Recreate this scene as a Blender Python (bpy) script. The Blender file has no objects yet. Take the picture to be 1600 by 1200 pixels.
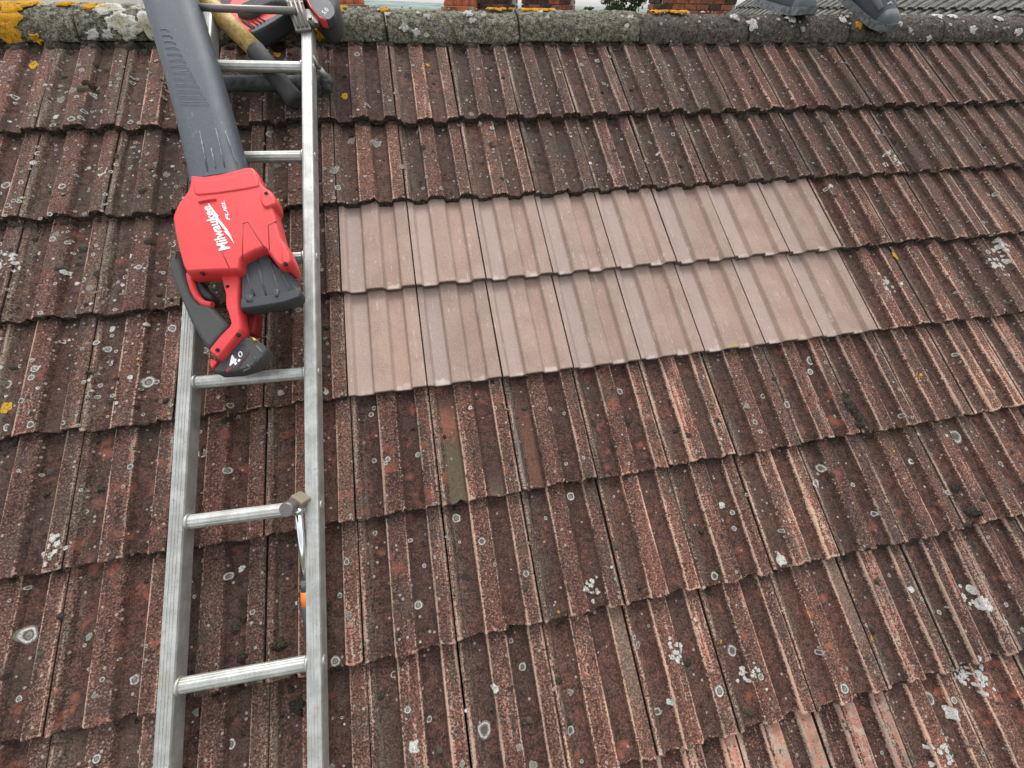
import bpy, bmesh, math, random
from mathutils import Vector, Matrix, noise as mnoise
from mathutils.geometry import tessellate_polygon

random.seed(7)
SC = bpy.context.scene
COL = SC.collection

# ------------------------------------------------------------------ camera
PITCH = math.radians(31.23)                       # roof pitch
CP, SP = math.cos(PITCH), math.sin(PITCH)
# roof frame: u along the ridge, v down the slope, h out of the roof
RC = ((0.980141, 0.163866, -0.111674), (-0.126825, 0.950927, 0.28223), (0.152442, -0.262463, 0.952825))
CAM_UVW = (0.25468, 1.21462, -1.04282)
FPX = 637.938


def W(u, v, h):
    """roof frame to world"""
    return Vector((u, -v * CP - h * SP, -v * SP + h * CP))


def wdir(a):
    return W(a[0], a[1], -a[2])


cam_d = bpy.data.cameras.new('camera')
cam = bpy.data.objects.new('camera', cam_d)
COL.objects.link(cam)
cx, cy, cz = wdir(RC[0]), wdir(RC[1]), wdir(RC[2])
M = Matrix((cx, -cy, -cz)).transposed().to_4x4()
M.translation = W(CAM_UVW[0], CAM_UVW[1], -CAM_UVW[2])
cam.matrix_world = M
cam_d.sensor_width = 36.0
cam_d.lens = 36.0 * FPX / 1600.0
cam_d.clip_start = 0.02
cam_d.clip_end = 9000
SC.camera = cam
CAM = M.translation.copy()

# ------------------------------------------------------------------ sky, sun, exposure
SUN_EL, SUN_AZ = math.radians(60), math.radians(4)      # azimuth from +Y towards +X
world = bpy.data.worlds.new('World')
SC.world = world
world.use_nodes = True
wn = world.node_tree
wn.nodes.clear()
sky = wn.nodes.new('ShaderNodeTexSky')
sky.sky_type = 'NISHITA'
sky.sun_disc = False
sky.sun_elevation = SUN_EL
sky.sun_rotation = SUN_AZ
sky.air_density = 1.0
sky.dust_density = 3.0
hs = wn.nodes.new('ShaderNodeHueSaturation')
hs.inputs['Value'].default_value = 1.75                    # bright cloud cover
hs.inputs['Saturation'].default_value = 0.12              # overcast: white cloud
bgn = wn.nodes.new('ShaderNodeBackground')
bgn.inputs['Strength'].default_value = 0.15
wout = wn.nodes.new('ShaderNodeOutputWorld')
wn.links.new(sky.outputs[0], hs.inputs['Color'])
wn.links.new(hs.outputs[0], bgn.inputs[0])
wn.links.new(bgn.outputs[0], wout.inputs[0])

sun_d = bpy.data.lights.new('sun', 'SUN')
sun_d.energy = 1.0
sun_d.angle = math.radians(18)
sun_d.color = (1.0, 0.97, 0.93)
sun = bpy.data.objects.new('sun', sun_d)
COL.objects.link(sun)
sd = Vector((math.sin(SUN_AZ) * math.cos(SUN_EL), math.cos(SUN_AZ) * math.cos(SUN_EL), math.sin(SUN_EL)))
sun.rotation_euler = sd.to_track_quat('Z', 'Y').to_euler()
sun.location = sd * 30

SC.view_settings.view_transform = 'Standard'
SC.view_settings.look = 'None'
SC.view_settings.gamma = 1.0
SC.view_settings.use_curve_mapping = False
SC.view_settings.exposure = 0.42
SC.render.engine = 'CYCLES'
SC.cycles.max_bounces = 5
SC.cycles.diffuse_bounces = 2
SC.cycles.glossy_bounces = 3
SC.cycles.transmission_bounces = 2
SC.cycles.adaptive_threshold = 0.02

# ------------------------------------------------------------------ helpers


def at(px, py, h):
    """photo pixel (1600 x 1200) to a roof-frame point (u, -v, h) at height h over the roof"""
    d = Vector(((px - 800) / FPX, (py - 600) / FPX, 1.0))
    r = Vector([RC[0][i] * d.x + RC[1][i] * d.y + RC[2][i] * d.z for i in range(3)])
    s = (-h - CAM_UVW[2]) / r.z
    return Vector((CAM_UVW[0] + s * r.x, -(CAM_UVW[1] + s * r.y), h))


def atY(px, py, Y):
    """photo pixel to the world point at world depth Y"""
    d = cx * ((px - 800) / FPX) + cy * ((py - 600) / FPX) + cz
    s = (Y - CAM.y) / d.y
    return CAM + d * s


def empty(name, parent=None, loc=(0, 0, 0), tilt=False):
    o = bpy.data.objects.new(name, None)
    o.empty_display_size = 0.05
    o.location = loc
    if tilt:
        o.rotation_euler = (PITCH, 0, 0)
    COL.objects.link(o)
    if parent:
        o.parent = parent
    return o


def tag(o, label=None, cat=None, group=None, kind=None):
    if label:
        o['label'] = label
    if cat:
        o['category'] = cat
    if group:
        o['group'] = group
    if kind:
        o['kind'] = kind
    return o


def mesh(name, verts, faces, mat, smooth=False):
    me = bpy.data.meshes.new(name)
    me.from_pydata([tuple(v) for v in verts], [], faces)
    if mat:
        me.materials.append(mat)
    if smooth:
        me.shade_smooth()
    me.update()
    return me


def obj(name, me, parent=None):
    o = bpy.data.objects.new(name, me)
    COL.objects.link(o)
    if parent:
        o.parent = parent
    return o


def fix_normals(me):
    bm = bmesh.new()
    bm.from_mesh(me)
    bmesh.ops.recalc_face_normals(bm, faces=bm.faces)
    bm.to_mesh(me)
    bm.free()


class MB:
    """collects shapes for ONE mesh object"""

    def __init__(self):
        self.v, self.f, self.sm = [], [], []

    def add(self, vs, fs, smooth=False):
        b = len(self.v)
        self.v += [Vector(p) for p in vs]
        self.f += [tuple(b + i for i in f) for f in fs]
        self.sm += [smooth] * len(fs)

    def box(self, c, s, ax=None, bev=0.0):
        ax = ax or (Vector((1, 0, 0)), Vector((0, 1, 0)), Vector((0, 0, 1)))
        c = Vector(c)
        hx, hy, hz = (q * 0.5 for q in s)
        if bev <= 0:
            vs = [c + ax[0] * hx * i + ax[1] * hy * j + ax[2] * hz * k for i in (-1, 1) for j in (-1, 1) for k in (-1, 1)]
            self.add(vs, [(0, 1, 3, 2), (4, 6, 7, 5), (0, 4, 5, 1), (2, 3, 7, 6), (0, 2, 6, 4), (1, 5, 7, 3)])
            return
        bm = bmesh.new()
        bmesh.ops.create_cube(bm, size=1)
        for q in bm.verts:
            q.co = Vector((q.co.x * s[0], q.co.y * s[1], q.co.z * s[2]))
        bmesh.ops.bevel(bm, geom=bm.edges[:], offset=bev, segments=2, affect='EDGES', profile=0.5)
        bm.verts.index_update()
        self.add([c + ax[0] * q.co.x + ax[1] * q.co.y + ax[2] * q.co.z for q in bm.verts],
                 [[q.index for q in f.verts] for f in bm.faces])
        bm.free()

    def tube(self, pts, rad, n=12, caps=True, flat=(1, 1), up=None):
        pts = [Vector(p) for p in pts]
        rr = rad if isinstance(rad, (list, tuple)) else [rad] * len(pts)
        b = len(self.v)
        ref = Vector(up) if up else Vector((0.13, 0.21, 0.97))
        for i, p in enumerate(pts):
            t = (pts[min(i + 1, len(pts) - 1)] - pts[max(i - 1, 0)]).normalized()
            if abs(t.dot(ref)) > 0.97:
                ref = Vector((0.9, 0.3, 0.1))
            a = t.cross(ref).normalized()
            c = a.cross(t).normalized()
            for k in range(n):
                w = 2 * math.pi * k / n
                self.v.append(p + a * math.cos(w) * rr[i] * flat[0] + c * math.sin(w) * rr[i] * flat[1])
        for i in range(len(pts) - 1):
            for k in range(n):
                k2 = (k + 1) % n
                self.f.append((b + i * n + k, b + i * n + k2, b + (i + 1) * n + k2, b + (i + 1) * n + k))
                self.sm.append(True)
        if caps:
            self.f.append(tuple(b + k for k in reversed(range(n))))
            self.f.append(tuple(b + (len(pts) - 1) * n + k for k in range(n)))
            self.sm += [False, False]

    def build(self, name, mat, parent=None):
        me = mesh(name, self.v, self.f, mat)
        for p, s in zip(me.polygons, self.sm):
            p.use_smooth = s
        fix_normals(me)
        return obj(name, me, parent)


# ------------------------------------------------------------------ material helpers


class NT:
    def __init__(self, name):
        self.m = bpy.data.materials.new(name)
        self.m.use_nodes = True
        self.t = self.m.node_tree
        self.b = self.t.nodes['Principled BSDF']

    def n(self, t, **k):
        nd = self.t.nodes.new(t)
        for a, v in k.items():
            setattr(nd, a, v)
        return nd

    def l(self, a, b):
        self.t.links.new(a, b)

    def val(self, sock, v):
        if hasattr(v, 'is_output') or isinstance(v, bpy.types.NodeSocket):
            self.l(v, sock)
        else:
            sock.default_value = v

    def math(self, op, a, b=0.0, clamp=False):
        nd = self.n('ShaderNodeMath', operation=op, use_clamp=clamp)
        self.val(nd.inputs[0], a)
        self.val(nd.inputs[1], b)
        return nd.outputs[0]

    def mix(self, f, a, b, mode='MIX'):
        nd = self.n('ShaderNodeMix', data_type='RGBA', blend_type=mode)
        self.val(nd.inputs[0], f)
        for s, v in ((nd.inputs[6], a), (nd.inputs[7], b)):
            if isinstance(v, tuple):
                v = (*v, 1.0) if len(v) == 3 else v
            self.val(s, v)
        return nd.outputs[2]

    def noise(self, vec, scale, detail=3.0, rough=0.55, dim='3D'):
        nd = self.n('ShaderNodeTexNoise', noise_dimensions=dim)
        if vec is not None:
            self.l(vec, nd.inputs['Vector'])
        nd.inputs['Scale'].default_value = scale
        nd.inputs['Detail'].default_value = detail
        nd.inputs['Roughness'].default_value = rough
        return nd.outputs[0]

    def sstep(self, x, lo, hi):
        nd = self.n('ShaderNodeMapRange', interpolation_type='SMOOTHSTEP')
        self.val(nd.inputs[0], x)
        self.val(nd.inputs[1], lo)
        self.val(nd.inputs[2], hi)
        return nd.outputs[0]

    def ramp(self, x, stops, interp='LINEAR'):
        nd = self.n('ShaderNodeValToRGB')
        cr = nd.color_ramp
        cr.interpolation = interp
        while len(cr.elements) < len(stops):
            cr.elements.new(0.5)
        for e, (p, c) in zip(cr.elements, stops):
            e.position = p
            e.color = (c, c, c, 1) if not isinstance(c, tuple) else (*c, 1)
        self.val(nd.inputs[0], x)
        return nd.outputs[0]

    def bump(self, h, strength, dist):
        nd = self.n('ShaderNodeBump')
        nd.inputs['Strength'].default_value = strength
        nd.inputs['Distance'].default_value = dist
        self.l(h, nd.inputs['Height'])
        self.l(nd.outputs[0], self.b.inputs['Normal'])
        return nd

    def out(self, col, rough=0.8, metal=0.0, spec=0.3):
        self.val(self.b.inputs['Base Color'], (*col, 1) if isinstance(col, tuple) else col)
        self.val(self.b.inputs['Roughness'], rough)
        self.b.inputs['Metallic'].default_value = metal
        self.b.inputs['Specular IOR Level'].default_value = spec
        return self.m


# profile of one interlocking tile across its width (fraction -> height over the roll tops)
PROF = [(0.0, -0.002), (0.05, -0.002), (0.07, -0.0038), (0.103, -0.0135), (0.120, -0.0148), (0.284, -0.0148),
        (0.299, -0.0134), (0.330, -0.0015), (0.346, 0.0), (0.546, 0.0), (0.563, -0.0018), (0.597, -0.0134),
        (0.613, -0.0148), (0.776, -0.0148), (0.791, -0.0134), (0.820, -0.0015), (0.836, 0.0), (0.985, 0.0), (1.0, -0.002)]
TW = 0.2


def prof(f):
    for (a, x), (b, y) in zip(PROF, PROF[1:]):
        if f <= b:
            return x + (y - x) * (f - a) / (b - a)
    return PROF[-1][1]


def tile_mask_nodes(k):
    uv = k.n('ShaderNodeUVMap')
    sep = k.n('ShaderNodeSeparateXYZ')
    k.l(uv.outputs[0], sep.inputs[0])
    f, s = sep.outputs[0], sep.outputs[1]
    e = []
    for c, w, a in ((0.025, 0.035, 0.80), (0.335, 0.026, 1.0), (0.556, 0.024, 0.75), (0.826, 0.026, 1.0), (0.98, 0.02, 0.7)):
        e += [(c - w, 0.0), (c, a), (c + w, 0.0)]
    e = [(min(max(p, 0), 1), v) for p, v in e]
    edge = k.ramp(f, e)
    roll = k.ramp(f, [(0.0, 0.7), (0.05, 0.6), (0.09, 0.0), (0.31, 0.0), (0.34, 1.0), (0.55, 1.0), (0.59, 0.0),
                      (0.80, 0.0), (0.83, 1.0), (1.0, 1.0)])
    pos = k.n('ShaderNodeNewGeometry').outputs['Position']
    return uv, f, s, edge, roll, pos


def old_tile_material(name, stain=None):
    k = NT(name)
    uv, f, s, edge, roll, pos = tile_mask_nodes(k)
    oi = k.n('ShaderNodeObjectInfo')
    sc = k.n('ShaderNodeSeparateColor')
    k.l(oi.outputs['Color'], sc.inputs[0])
    wear, red, lich = sc.outputs[0], sc.outputs[1], sc.outputs[2]
    big = k.noise(pos, 9, 2)
    mid = k.noise(pos, 55, 3.5, 0.65)
    fine = k.noise(pos, 250, 3, 0.78)
    # long streaks running down the tile, different on each tile
    mp = k.n('ShaderNodeMapping')
    mp.inputs['Scale'].default_value = (26, 2.2, 1)
    k.l(uv.outputs[0], mp.inputs[0])
    cmb = k.n('ShaderNodeCombineXYZ')
    k.l(k.math('MULTIPLY', oi.outputs['Random'], 91.0), cmb.inputs[2])
    va = k.n('ShaderNodeVectorMath', operation='ADD')
    k.l(mp.outputs[0], va.inputs[0])
    k.l(cmb.outputs[0], va.inputs[1])
    streak = k.noise(va.outputs[0], 1.0, 3, 0.62)
    # slow streaks: long, only a few per tile
    mp2 = k.n('ShaderNodeMapping')
    mp2.inputs['Scale'].default_value = (9, 0.9, 1)
    k.l(uv.outputs[0], mp2.inputs[0])
    va2 = k.n('ShaderNodeVectorMath', operation='ADD')
    k.l(mp2.outputs[0], va2.inputs[0])
    k.l(cmb.outputs[0], va2.inputs[1])
    slow = k.noise(va2.outputs[0], 1.0, 2, 0.55)
    base = k.mix(k.sstep(mid, 0.32, 0.68), (0.050, 0.030, 0.024), (0.122, 0.063, 0.049))
    base = k.mix(k.math('MULTIPLY', red, 0.55), base, k.mix(k.sstep(mid, 0.32, 0.68), (0.058, 0.027, 0.021), (0.150, 0.060, 0.045)))
    base = k.mix(k.math('MULTIPLY', roll, k.sstep(slow, 0.30, 0.62)), base, (0.160, 0.076, 0.058))
    base = k.mix(k.math('MULTIPLY', k.sstep(streak, 0.48, 0.7), 0.45), base, (0.048, 0.036, 0.030))
    # granules: dark and pale grit
    base = k.mix(k.math('MULTIPLY', k.sstep(fine, 0.50, 0.38), 0.9), base, (0.022, 0.014, 0.012))
    gm = k.math('MULTIPLY', k.sstep(fine, 0.54, 0.64), k.math('ADD', k.math('MULTIPLY', roll, 0.55), 0.22))
    base = k.mix(gm, base, k.mix(k.sstep(big, 0.4, 0.6), (0.39, 0.22, 0.17), (0.42, 0.325, 0.245)))
    # red flushes
    rm = k.math('MULTIPLY', k.sstep(k.math('ADD', k.noise(pos, 24, 3), k.math('MULTIPLY', red, 0.16)), 0.70, 0.86), 0.75)
    base = k.mix(rm, base, (0.30, 0.105, 0.070))
    # wear: arrises and parts of the roll tops rubbed back to the pink body
    amt = k.math('ADD', k.math('MULTIPLY', edge, 0.36), k.math('MULTIPLY', k.math('MULTIPLY', roll, wear), 0.17))
    amt = k.math('ADD', amt, k.math('MULTIPLY', k.math('SUBTRACT', streak, 0.5), 0.85))
    amt = k.math('ADD', amt, k.math('MULTIPLY', k.math('MULTIPLY', k.math('SUBTRACT', slow, 0.48), k.math('ADD', k.math('MULTIPLY', roll, 0.75), 0.25)), 0.95))
    amt = k.math('ADD', amt, k.math('MULTIPLY', k.math('SUBTRACT', fine, 0.5), 1.05))
    tail = k.math('MULTIPLY', k.ramp(s, [(0.0, 1.0), (0.012, 0.8), (0.03, 0.0)]), 0.24)
    amt = k.math('ADD', amt, tail)
    amt = k.math('ADD', amt, k.math('MULTIPLY', k.math('SUBTRACT', wear, 0.5), 0.14))
    wm = k.sstep(amt, 0.26, 0.40)
    wcol = k.mix(k.math('MAXIMUM', k.math('MULTIPLY', edge, 0.8), k.sstep(mid, 0.42, 0.62)), (0.49, 0.230, 0.175), (0.58, 0.45, 0.35))
    base = k.mix(k.math('MULTIPLY', wm, 0.88), base, wcol)
    # each tile has weathered to its own tone
    rv = k.math('FRACT', k.math('MULTIPLY', oi.outputs['Random'], 7.31))
    tone = k.mix(oi.outputs['Random'], (0.68, 0.70, 0.71), (1.20, 1.14, 1.08))
    base = k.mix(1.0, base, tone, 'MULTIPLY')
    # broad dark algae film
    al = k.sstep(k.math('ADD', k.math('MULTIPLY', big, 0.6), k.math('MULTIPLY', mid, 0.5)), 0.57, 0.70)
    base = k.mix(k.math('MULTIPLY', al, 0.5), base, (0.046, 0.035, 0.029))
    # dirt and black growth
    dk = k.sstep(k.noise(pos, 62, 4, 0.7), 0.585, 0.67)
    base = k.mix(k.math('MULTIPLY', dk, 0.85), base, (0.020, 0.016, 0.013))
    # grey film where the slope stays damp
    gf = k.math('MULTIPLY', k.math('MULTIPLY', lich, 0.28), k.sstep(k.math('ADD', k.math('MULTIPLY', mid, 0.5), k.math('MULTIPLY', big, 0.5)), 0.42, 0.58))
    base = k.mix(gf, base, (0.098, 0.080, 0.064))
    # crust of tiny pale lichen specks
    vo = k.n('ShaderNodeTexVoronoi')
    vo.inputs['Scale'].default_value = 105
    k.l(pos, vo.inputs['Vector'])
    vs = k.n('ShaderNodeSeparateColor')
    k.l(vo.outputs['Color'], vs.inputs[0])
    sp = k.math('MULTIPLY', k.math('GREATER_THAN', vs.outputs[0], k.math('SUBTRACT', 0.985, k.math('MULTIPLY', lich, 0.10))),
                k.sstep(k.math('ADD', vo.outputs['Distance'], k.math('MULTIPLY', fine, 0.35)), 0.55, 0.42))
    base = k.mix(k.math('MULTIPLY', sp, 0.85), base, (0.36, 0.33, 0.29))
    # grey-green film of lichen beside the joint on some tiles
    gl = k.math('MULTIPLY', k.ramp(f, [(0.0, 1.0), (0.07, 0.9), (0.2, 0.0), (0.85, 0.0), (1.0, 0.6)]), k.math('MAXIMUM', lich, 0.6))
    gl = k.math('MULTIPLY', gl, k.sstep(k.math('ADD', k.math('MULTIPLY', fine, 0.6), k.math('MULTIPLY', streak, 0.5)), 0.50, 0.66))
    base = k.mix(k.math('MULTIPLY', gl, 0.75), base, (0.27, 0.235, 0.175))
    if stain:
        for (c, f0, f1, s0, s1, sm) in stain:
            wob = k.math('MULTIPLY', k.math('ADD', k.math('SUBTRACT', mid, 0.5), k.math('MULTIPLY', k.math('SUBTRACT', fine, 0.5), 1.05)), 0.22)
            fm = k.math('MULTIPLY', k.sstep(k.math('ADD', f, k.math('MULTIPLY', wob, 0.4)), f0 - 0.02, f0 + 0.02),
                        k.sstep(k.math('ADD', f, k.math('MULTIPLY', wob, 0.4)), f1 + 0.02, f1 - 0.02))
            ss = k.math('ADD', s, k.math('MULTIPLY', wob, 1.2))
            fm = k.math('MULTIPLY', fm, k.math('MULTIPLY', k.sstep(ss, s0 - 0.10, s0 + 0.10), k.sstep(ss, s1 + 0.14, s1 - 0.14)))
            c2 = k.mix(k.sstep(fine, 0.35, 0.65), tuple(q * 0.75 for q in c), tuple(q * 1.15 for q in c))
            base = k.mix(k.math('MULTIPLY', k.math('MULTIPLY', fm, sm), k.sstep(streak, 0.22, 0.42)), base, c2)
    hgt = k.math('ADD', k.math('MULTIPLY', fine, 1.1), k.math('MULTIPLY', mid, 1.0))
    k.bump(hgt, 0.9, 0.0040)
    return k.out(base, 0.9, 0, 0.22)


def new_tile_material():
    k = NT('new_tile_concrete')
    uv, f, s, edge, roll, pos = tile_mask_nodes(k)
    oi = k.n('ShaderNodeObjectInfo')
    big = k.noise(pos, 14, 3)
    mid = k.noise(pos, 70, 4)
    fine = k.noise(pos, 330, 3, 0.75)
    base = k.mix(k.sstep(big, 0.35, 0.65), (0.274, 0.196, 0.158), (0.324, 0.235, 0.191))
    # the first pan carries a paler, greyer cast of cement bloom
    pan = k.ramp(f, [(0.0, 0.4), (0.08, 0.5), (0.12, 1.0), (0.28, 1.0), (0.31, 0.0), (1.0, 0.0)])
    base = k.mix(k.math('MULTIPLY', pan, 0.62), base, (0.375, 0.298, 0.272))
    pan2 = k.ramp(f, [(0.59, 0.0), (0.62, 1.0), (0.77, 1.0), (0.80, 0.0)])
    base = k.mix(k.math('MULTIPLY', pan2, 0.25), base, (0.37, 0.235, 0.185))
    base = k.mix(k.math('MULTIPLY', k.sstep(fine, 0.5, 0.66), 0.35), base, (0.50, 0.38, 0.32))
    base = k.mix(k.math('MULTIPLY', k.sstep(fine, 0.48, 0.34), 0.45), base, (0.20, 0.13, 0.105))
    var = k.mix(oi.outputs['Random'], (0.90, 0.90, 0.90), (1.07, 1.05, 1.03))
    base = k.mix(1.0, base, var, 'MULTIPLY')
    # white efflorescence at the tail of the pans, scuffs elsewhere
    pans = k.math('MAXIMUM', pan, pan2)
    ef = k.math('MULTIPLY', pans, k.ramp(s, [(0.0, 1.0), (0.035, 0.8), (0.10, 0.0)]))
    ef = k.sstep(k.math('ADD', k.math('MULTIPLY', ef, 0.36), k.math('ADD', k.math('MULTIPLY', mid, 0.55), k.math('MULTIPLY', k.noise(pos, 23, 2), 0.55))), 0.74, 1.02)
    base = k.mix(k.math('MULTIPLY', ef, 0.5), base, (0.62, 0.55, 0.50))
    mp = k.n('ShaderNodeMapping')
    mp.inputs['Scale'].default_value = (30, 3, 1)
    k.l(uv.outputs[0], mp.inputs[0])
    cmb = k.n('ShaderNodeCombineXYZ')
    k.l(k.math('MULTIPLY', oi.outputs['Random'], 91.0), cmb.inputs[2])
    va = k.n('ShaderNodeVectorMath', operation='ADD')
    k.l(mp.outputs[0], va.inputs[0])
    k.l(cmb.outputs[0], va.inputs[1])
    st = k.noise(va.outputs[0], 1.0, 5, 0.7)
    base = k.mix(k.math('MULTIPLY', k.math('MULTIPLY', k.sstep(st, 0.56, 0.68), k.sstep(mid, 0.46, 0.60)), 0.6), base, (0.58, 0.50, 0.45))
    base = k.mix(k.math('MULTIPLY', k.sstep(st, 0.42, 0.25), 0.25), base, (0.27, 0.18, 0.145))
    # the top face is darker at the very tail edge
    tail_dark = k.ramp(s, [(0.0, 1.0), (0.004, 0.7), (0.009, 0.0)])
    base = k.mix(k.math('MULTIPLY', tail_dark, 0.35), base, (0.16, 0.11, 0.09))
    k.bump(k.math('ADD', fine, mid), 0.55, 0.0018)
    return k.out(base, 0.8, 0, 0.3)


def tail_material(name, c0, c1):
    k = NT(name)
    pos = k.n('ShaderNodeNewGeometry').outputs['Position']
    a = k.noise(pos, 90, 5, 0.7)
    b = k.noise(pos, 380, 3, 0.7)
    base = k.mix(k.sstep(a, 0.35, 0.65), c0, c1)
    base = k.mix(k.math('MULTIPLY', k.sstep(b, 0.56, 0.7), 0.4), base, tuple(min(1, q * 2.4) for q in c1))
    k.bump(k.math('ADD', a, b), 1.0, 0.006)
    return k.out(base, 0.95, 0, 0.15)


M_OLD = old_tile_material('old_tile_concrete')
M_STAIN_GREEN = old_tile_material('old_tile_green_smear', [((0.115, 0.098, 0.062), 0.10, 0.31, -0.2, 0.52, 0.9),
                                                           ((0.30, 0.13, 0.085), 0.09, 0.30, 0.55, 0.78, 0.7),
                                                           ((0.17, 0.14, 0.10), 0.60, 0.79, -0.2, 0.10, 0.6)])
M_STAIN_RUST = old_tile_material('old_tile_rust_streak', [((0.205, 0.100, 0.062), 0.12, 0.28, -0.2, 0.70, 0.5),
                                                          ((0.26, 0.25, 0.25), 0.02, 0.060, 0.0, 0.5, 0.55)])
M_STAIN_BUFF = old_tile_material('old_tile_buff_roll', [((0.20, 0.155, 0.12), 0.835, 0.985, 0.35, 1.3, 0.5)])
M_NEW = new_tile_material()
M_TAIL_OLD = tail_material('tile_tail_mossy', (0.034, 0.024, 0.019), (0.125, 0.086, 0.066))
M_TAIL_NEW = tail_material('tile_tail_new', (0.12, 0.088, 0.072), (0.24, 0.18, 0.148))  # tail faces of the new tiles, darker than their tops
M_WING = None

# ------------------------------------------------------------------ roof tiles
TAILS = [0.0, 0.3133, 0.6043, 0.9036, 1.2064, 1.5044, 1.8059, 2.106]
STEP = 0.020          # a tail stands this far over the tile below


def tile_mesh(name, length, seed, chip, mats, tail_th=0.0178, gap=0.0019):
    """local x across 0..0.2, y up the slope from the tail at 0, z out of the roof"""
    rnd = random.Random(seed)
    fs = []
    for (a, _), (b, _) in zip(PROF, PROF[1:]):
        fs.append(a)
        if b - a > 0.1:
            fs += [a + (b - a) / 3, a + 2 * (b - a) / 3]
    fs.append(1.0)
    total = length + 0.07
    ys = [0.0, 0.0022, 0.012, 0.05, 0.12, 0.2, length, total]
    n = len(fs)
    vs, uvs = [], []
    off = [rnd.gauss(0, chip) for _ in fs]
    off = [(off[max(i - 1, 0)] + 2 * off[i] + off[min(i + 1, n - 1)]) / 4 for i in range(n)]
    if chip > 0.0012:
        for _ in range(2):
            c = rnd.randrange(n)
            off[c] += rnd.uniform(0.003, 0.008)
    slope = STEP / length
    wob = [rnd.gauss(0, 0.00035 if chip > 0.001 else 0.0001) for _ in fs]
    for j, y in enumerate(ys):
        for i, f in enumerate(fs):
            x = gap + f * (TW - 2 * gap)
            d = off[i] * max(0.0, 1 - y / 0.05)
            z = prof(f) - slope * y - (0.0016 if j == 0 else 0.0) + wob[i] * (1 + 0.6 * math.sin(j * 1.7 + i))
            vs.append((x, y + max(-0.004, d), z))
            uvs.append((f, y / length))
    F, MI = [], []
    for j in range(len(ys) - 1):
        for i in range(n - 1):
            a = j * n + i
            F.append((a, a + 1, a + n + 1, a + n))
            MI.append(0)
    # tail face and sides
    b0 = len(vs)
    for i, f in enumerate(fs):
        p = vs[i]
        vs.append((p[0], p[1] + 0.001 + rnd.uniform(0, 0.002), p[2] - tail_th - rnd.uniform(0, 0.0025) * (chip > 0.001)))
        uvs.append((f, 0.0))
    for i in range(n - 1):
        F.append((b0 + i, b0 + i + 1, i + 1, i))
        MI.append(1)
    b1 = len(vs)
    for i, f in enumerate(fs):
        p = vs[(len(ys) - 1) * n + i]
        vs.append((p[0], p[1], p[2] - tail_th))
        uvs.append((f, 1.2))
    for i in range(n - 1):
        F.append((b0 + i + 1, b0 + i, b1 + i, b1 + i + 1))
        MI.append(1)
    for side, i in ((0, 0), (1, n - 1)):
        row = [j * n + i for j in range(len(ys))]
        poly = [b0 + i] + row + [b1 + i]
        F.append(tuple(poly if side == 0 else reversed(poly)))
        MI.append(1)
    me = bpy.data.meshes.new(name)
    me.from_pydata(vs, [], F)
    for m in mats:
        me.materials.append(m)
    ul = me.uv_layers.new(name='UVMap')
    for lp in me.loops:
        ul.data[lp.index].uv = uvs[lp.vertex_index]
    for p, mi in zip(me.polygons, MI):
        p.material_index = mi
        p.use_smooth = False
    fix_normals(me)
    return me


LEN = 0.301
OLD_MESHES = [tile_mesh('roof_tile', LEN, 10 + i, 0.0026, (M_OLD, M_TAIL_OLD)) for i in range(9)]
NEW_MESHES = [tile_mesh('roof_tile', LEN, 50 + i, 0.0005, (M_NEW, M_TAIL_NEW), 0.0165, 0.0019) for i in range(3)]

roof = empty('tiled_roof', tilt=True)
tag(roof, 'weathered red-brown interlocking tile roof slope filling the picture, with a patch of new tiles', 'roof')

RNG = random.Random(3)
J0, J1 = -8, 18
tile_off = {}


def tile_matrix_local(o, j, r, d):
    o.location = (j * TW + d[0], -TAILS[r] + d[1], d[2])
    o.rotation_euler = (d[4], 0, d[3])


for r in range(len(TAILS)):
    for j in range(J0, J1):
        if r >= 5 and j > 13:
            continue
        new = r in (2, 3) and 0 <= j < 8
        me = (NEW_MESHES if new else OLD_MESHES)[RNG.randrange(3 if new else 9)]
        o = obj('roof_tile', me, roof)
        q = 0.35 if new else 1.0
        d = (RNG.gauss(0, 0.0008) * q, RNG.gauss(0, 0.0028) * q, max(-0.001, RNG.gauss(0.0006, 0.0010)) * q, RNG.gauss(0, 0.005) * q, RNG.gauss(0, 0.004) * q)
        # the courses of the upper left sag a little
        if j < -1:
            d = (d[0], d[1] + 0.004 * (r in (1,)) + (-1 - j) * 0.002 * (r == 1), d[2], d[3], d[4])
        tile_matrix_local(o, j, r, d)
        tile_off[(j, r)] = d
        # wear, redness, lichen
        if r == 0:
            w = 0.25 if 0 <= j < 7 else 0.15
        elif r == 1:
            w = 0.32 if 0 <= j < 10 else 0.15
        elif r <= 3:
            w = 0.15 if j < 0 else 0.35
        else:
            w = 0.25 if j < 0 else 0.50
        if r == 7 and 3 <= j <= 5:
            w = 1.55
        if r == 6 and 7 <= j < 10:
            w = 0.85
        w += RNG.gauss(0, 0.14)
        lc = 0.85 if j < 0 and r < 4 else (0.55 if r < 2 or j > 8 else 0.28)
        if j < 0 and r >= 4:
            lc = 0.5
        o.color = (max(0, w), RNG.random() * (0.5 if r < 2 or j > 9 else 0.75) + (0.25 if r >= 2 and j <= 9 else 0.0), max(0, lc + RNG.gauss(0, 0.15)), 1)
        if new:
            o['label'] = 'clean new pinkish beige concrete roof tile'
        if (j, r) in ((1, 4), (2, 4), (2, 6), (5, 6)):
            m = {(1, 4): M_STAIN_GREEN, (2, 4): M_STAIN_RUST}.get((j, r), M_STAIN_BUFF)
            o.material_slots[0].link = 'OBJECT'
            o.material_slots[0].material = m


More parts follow.
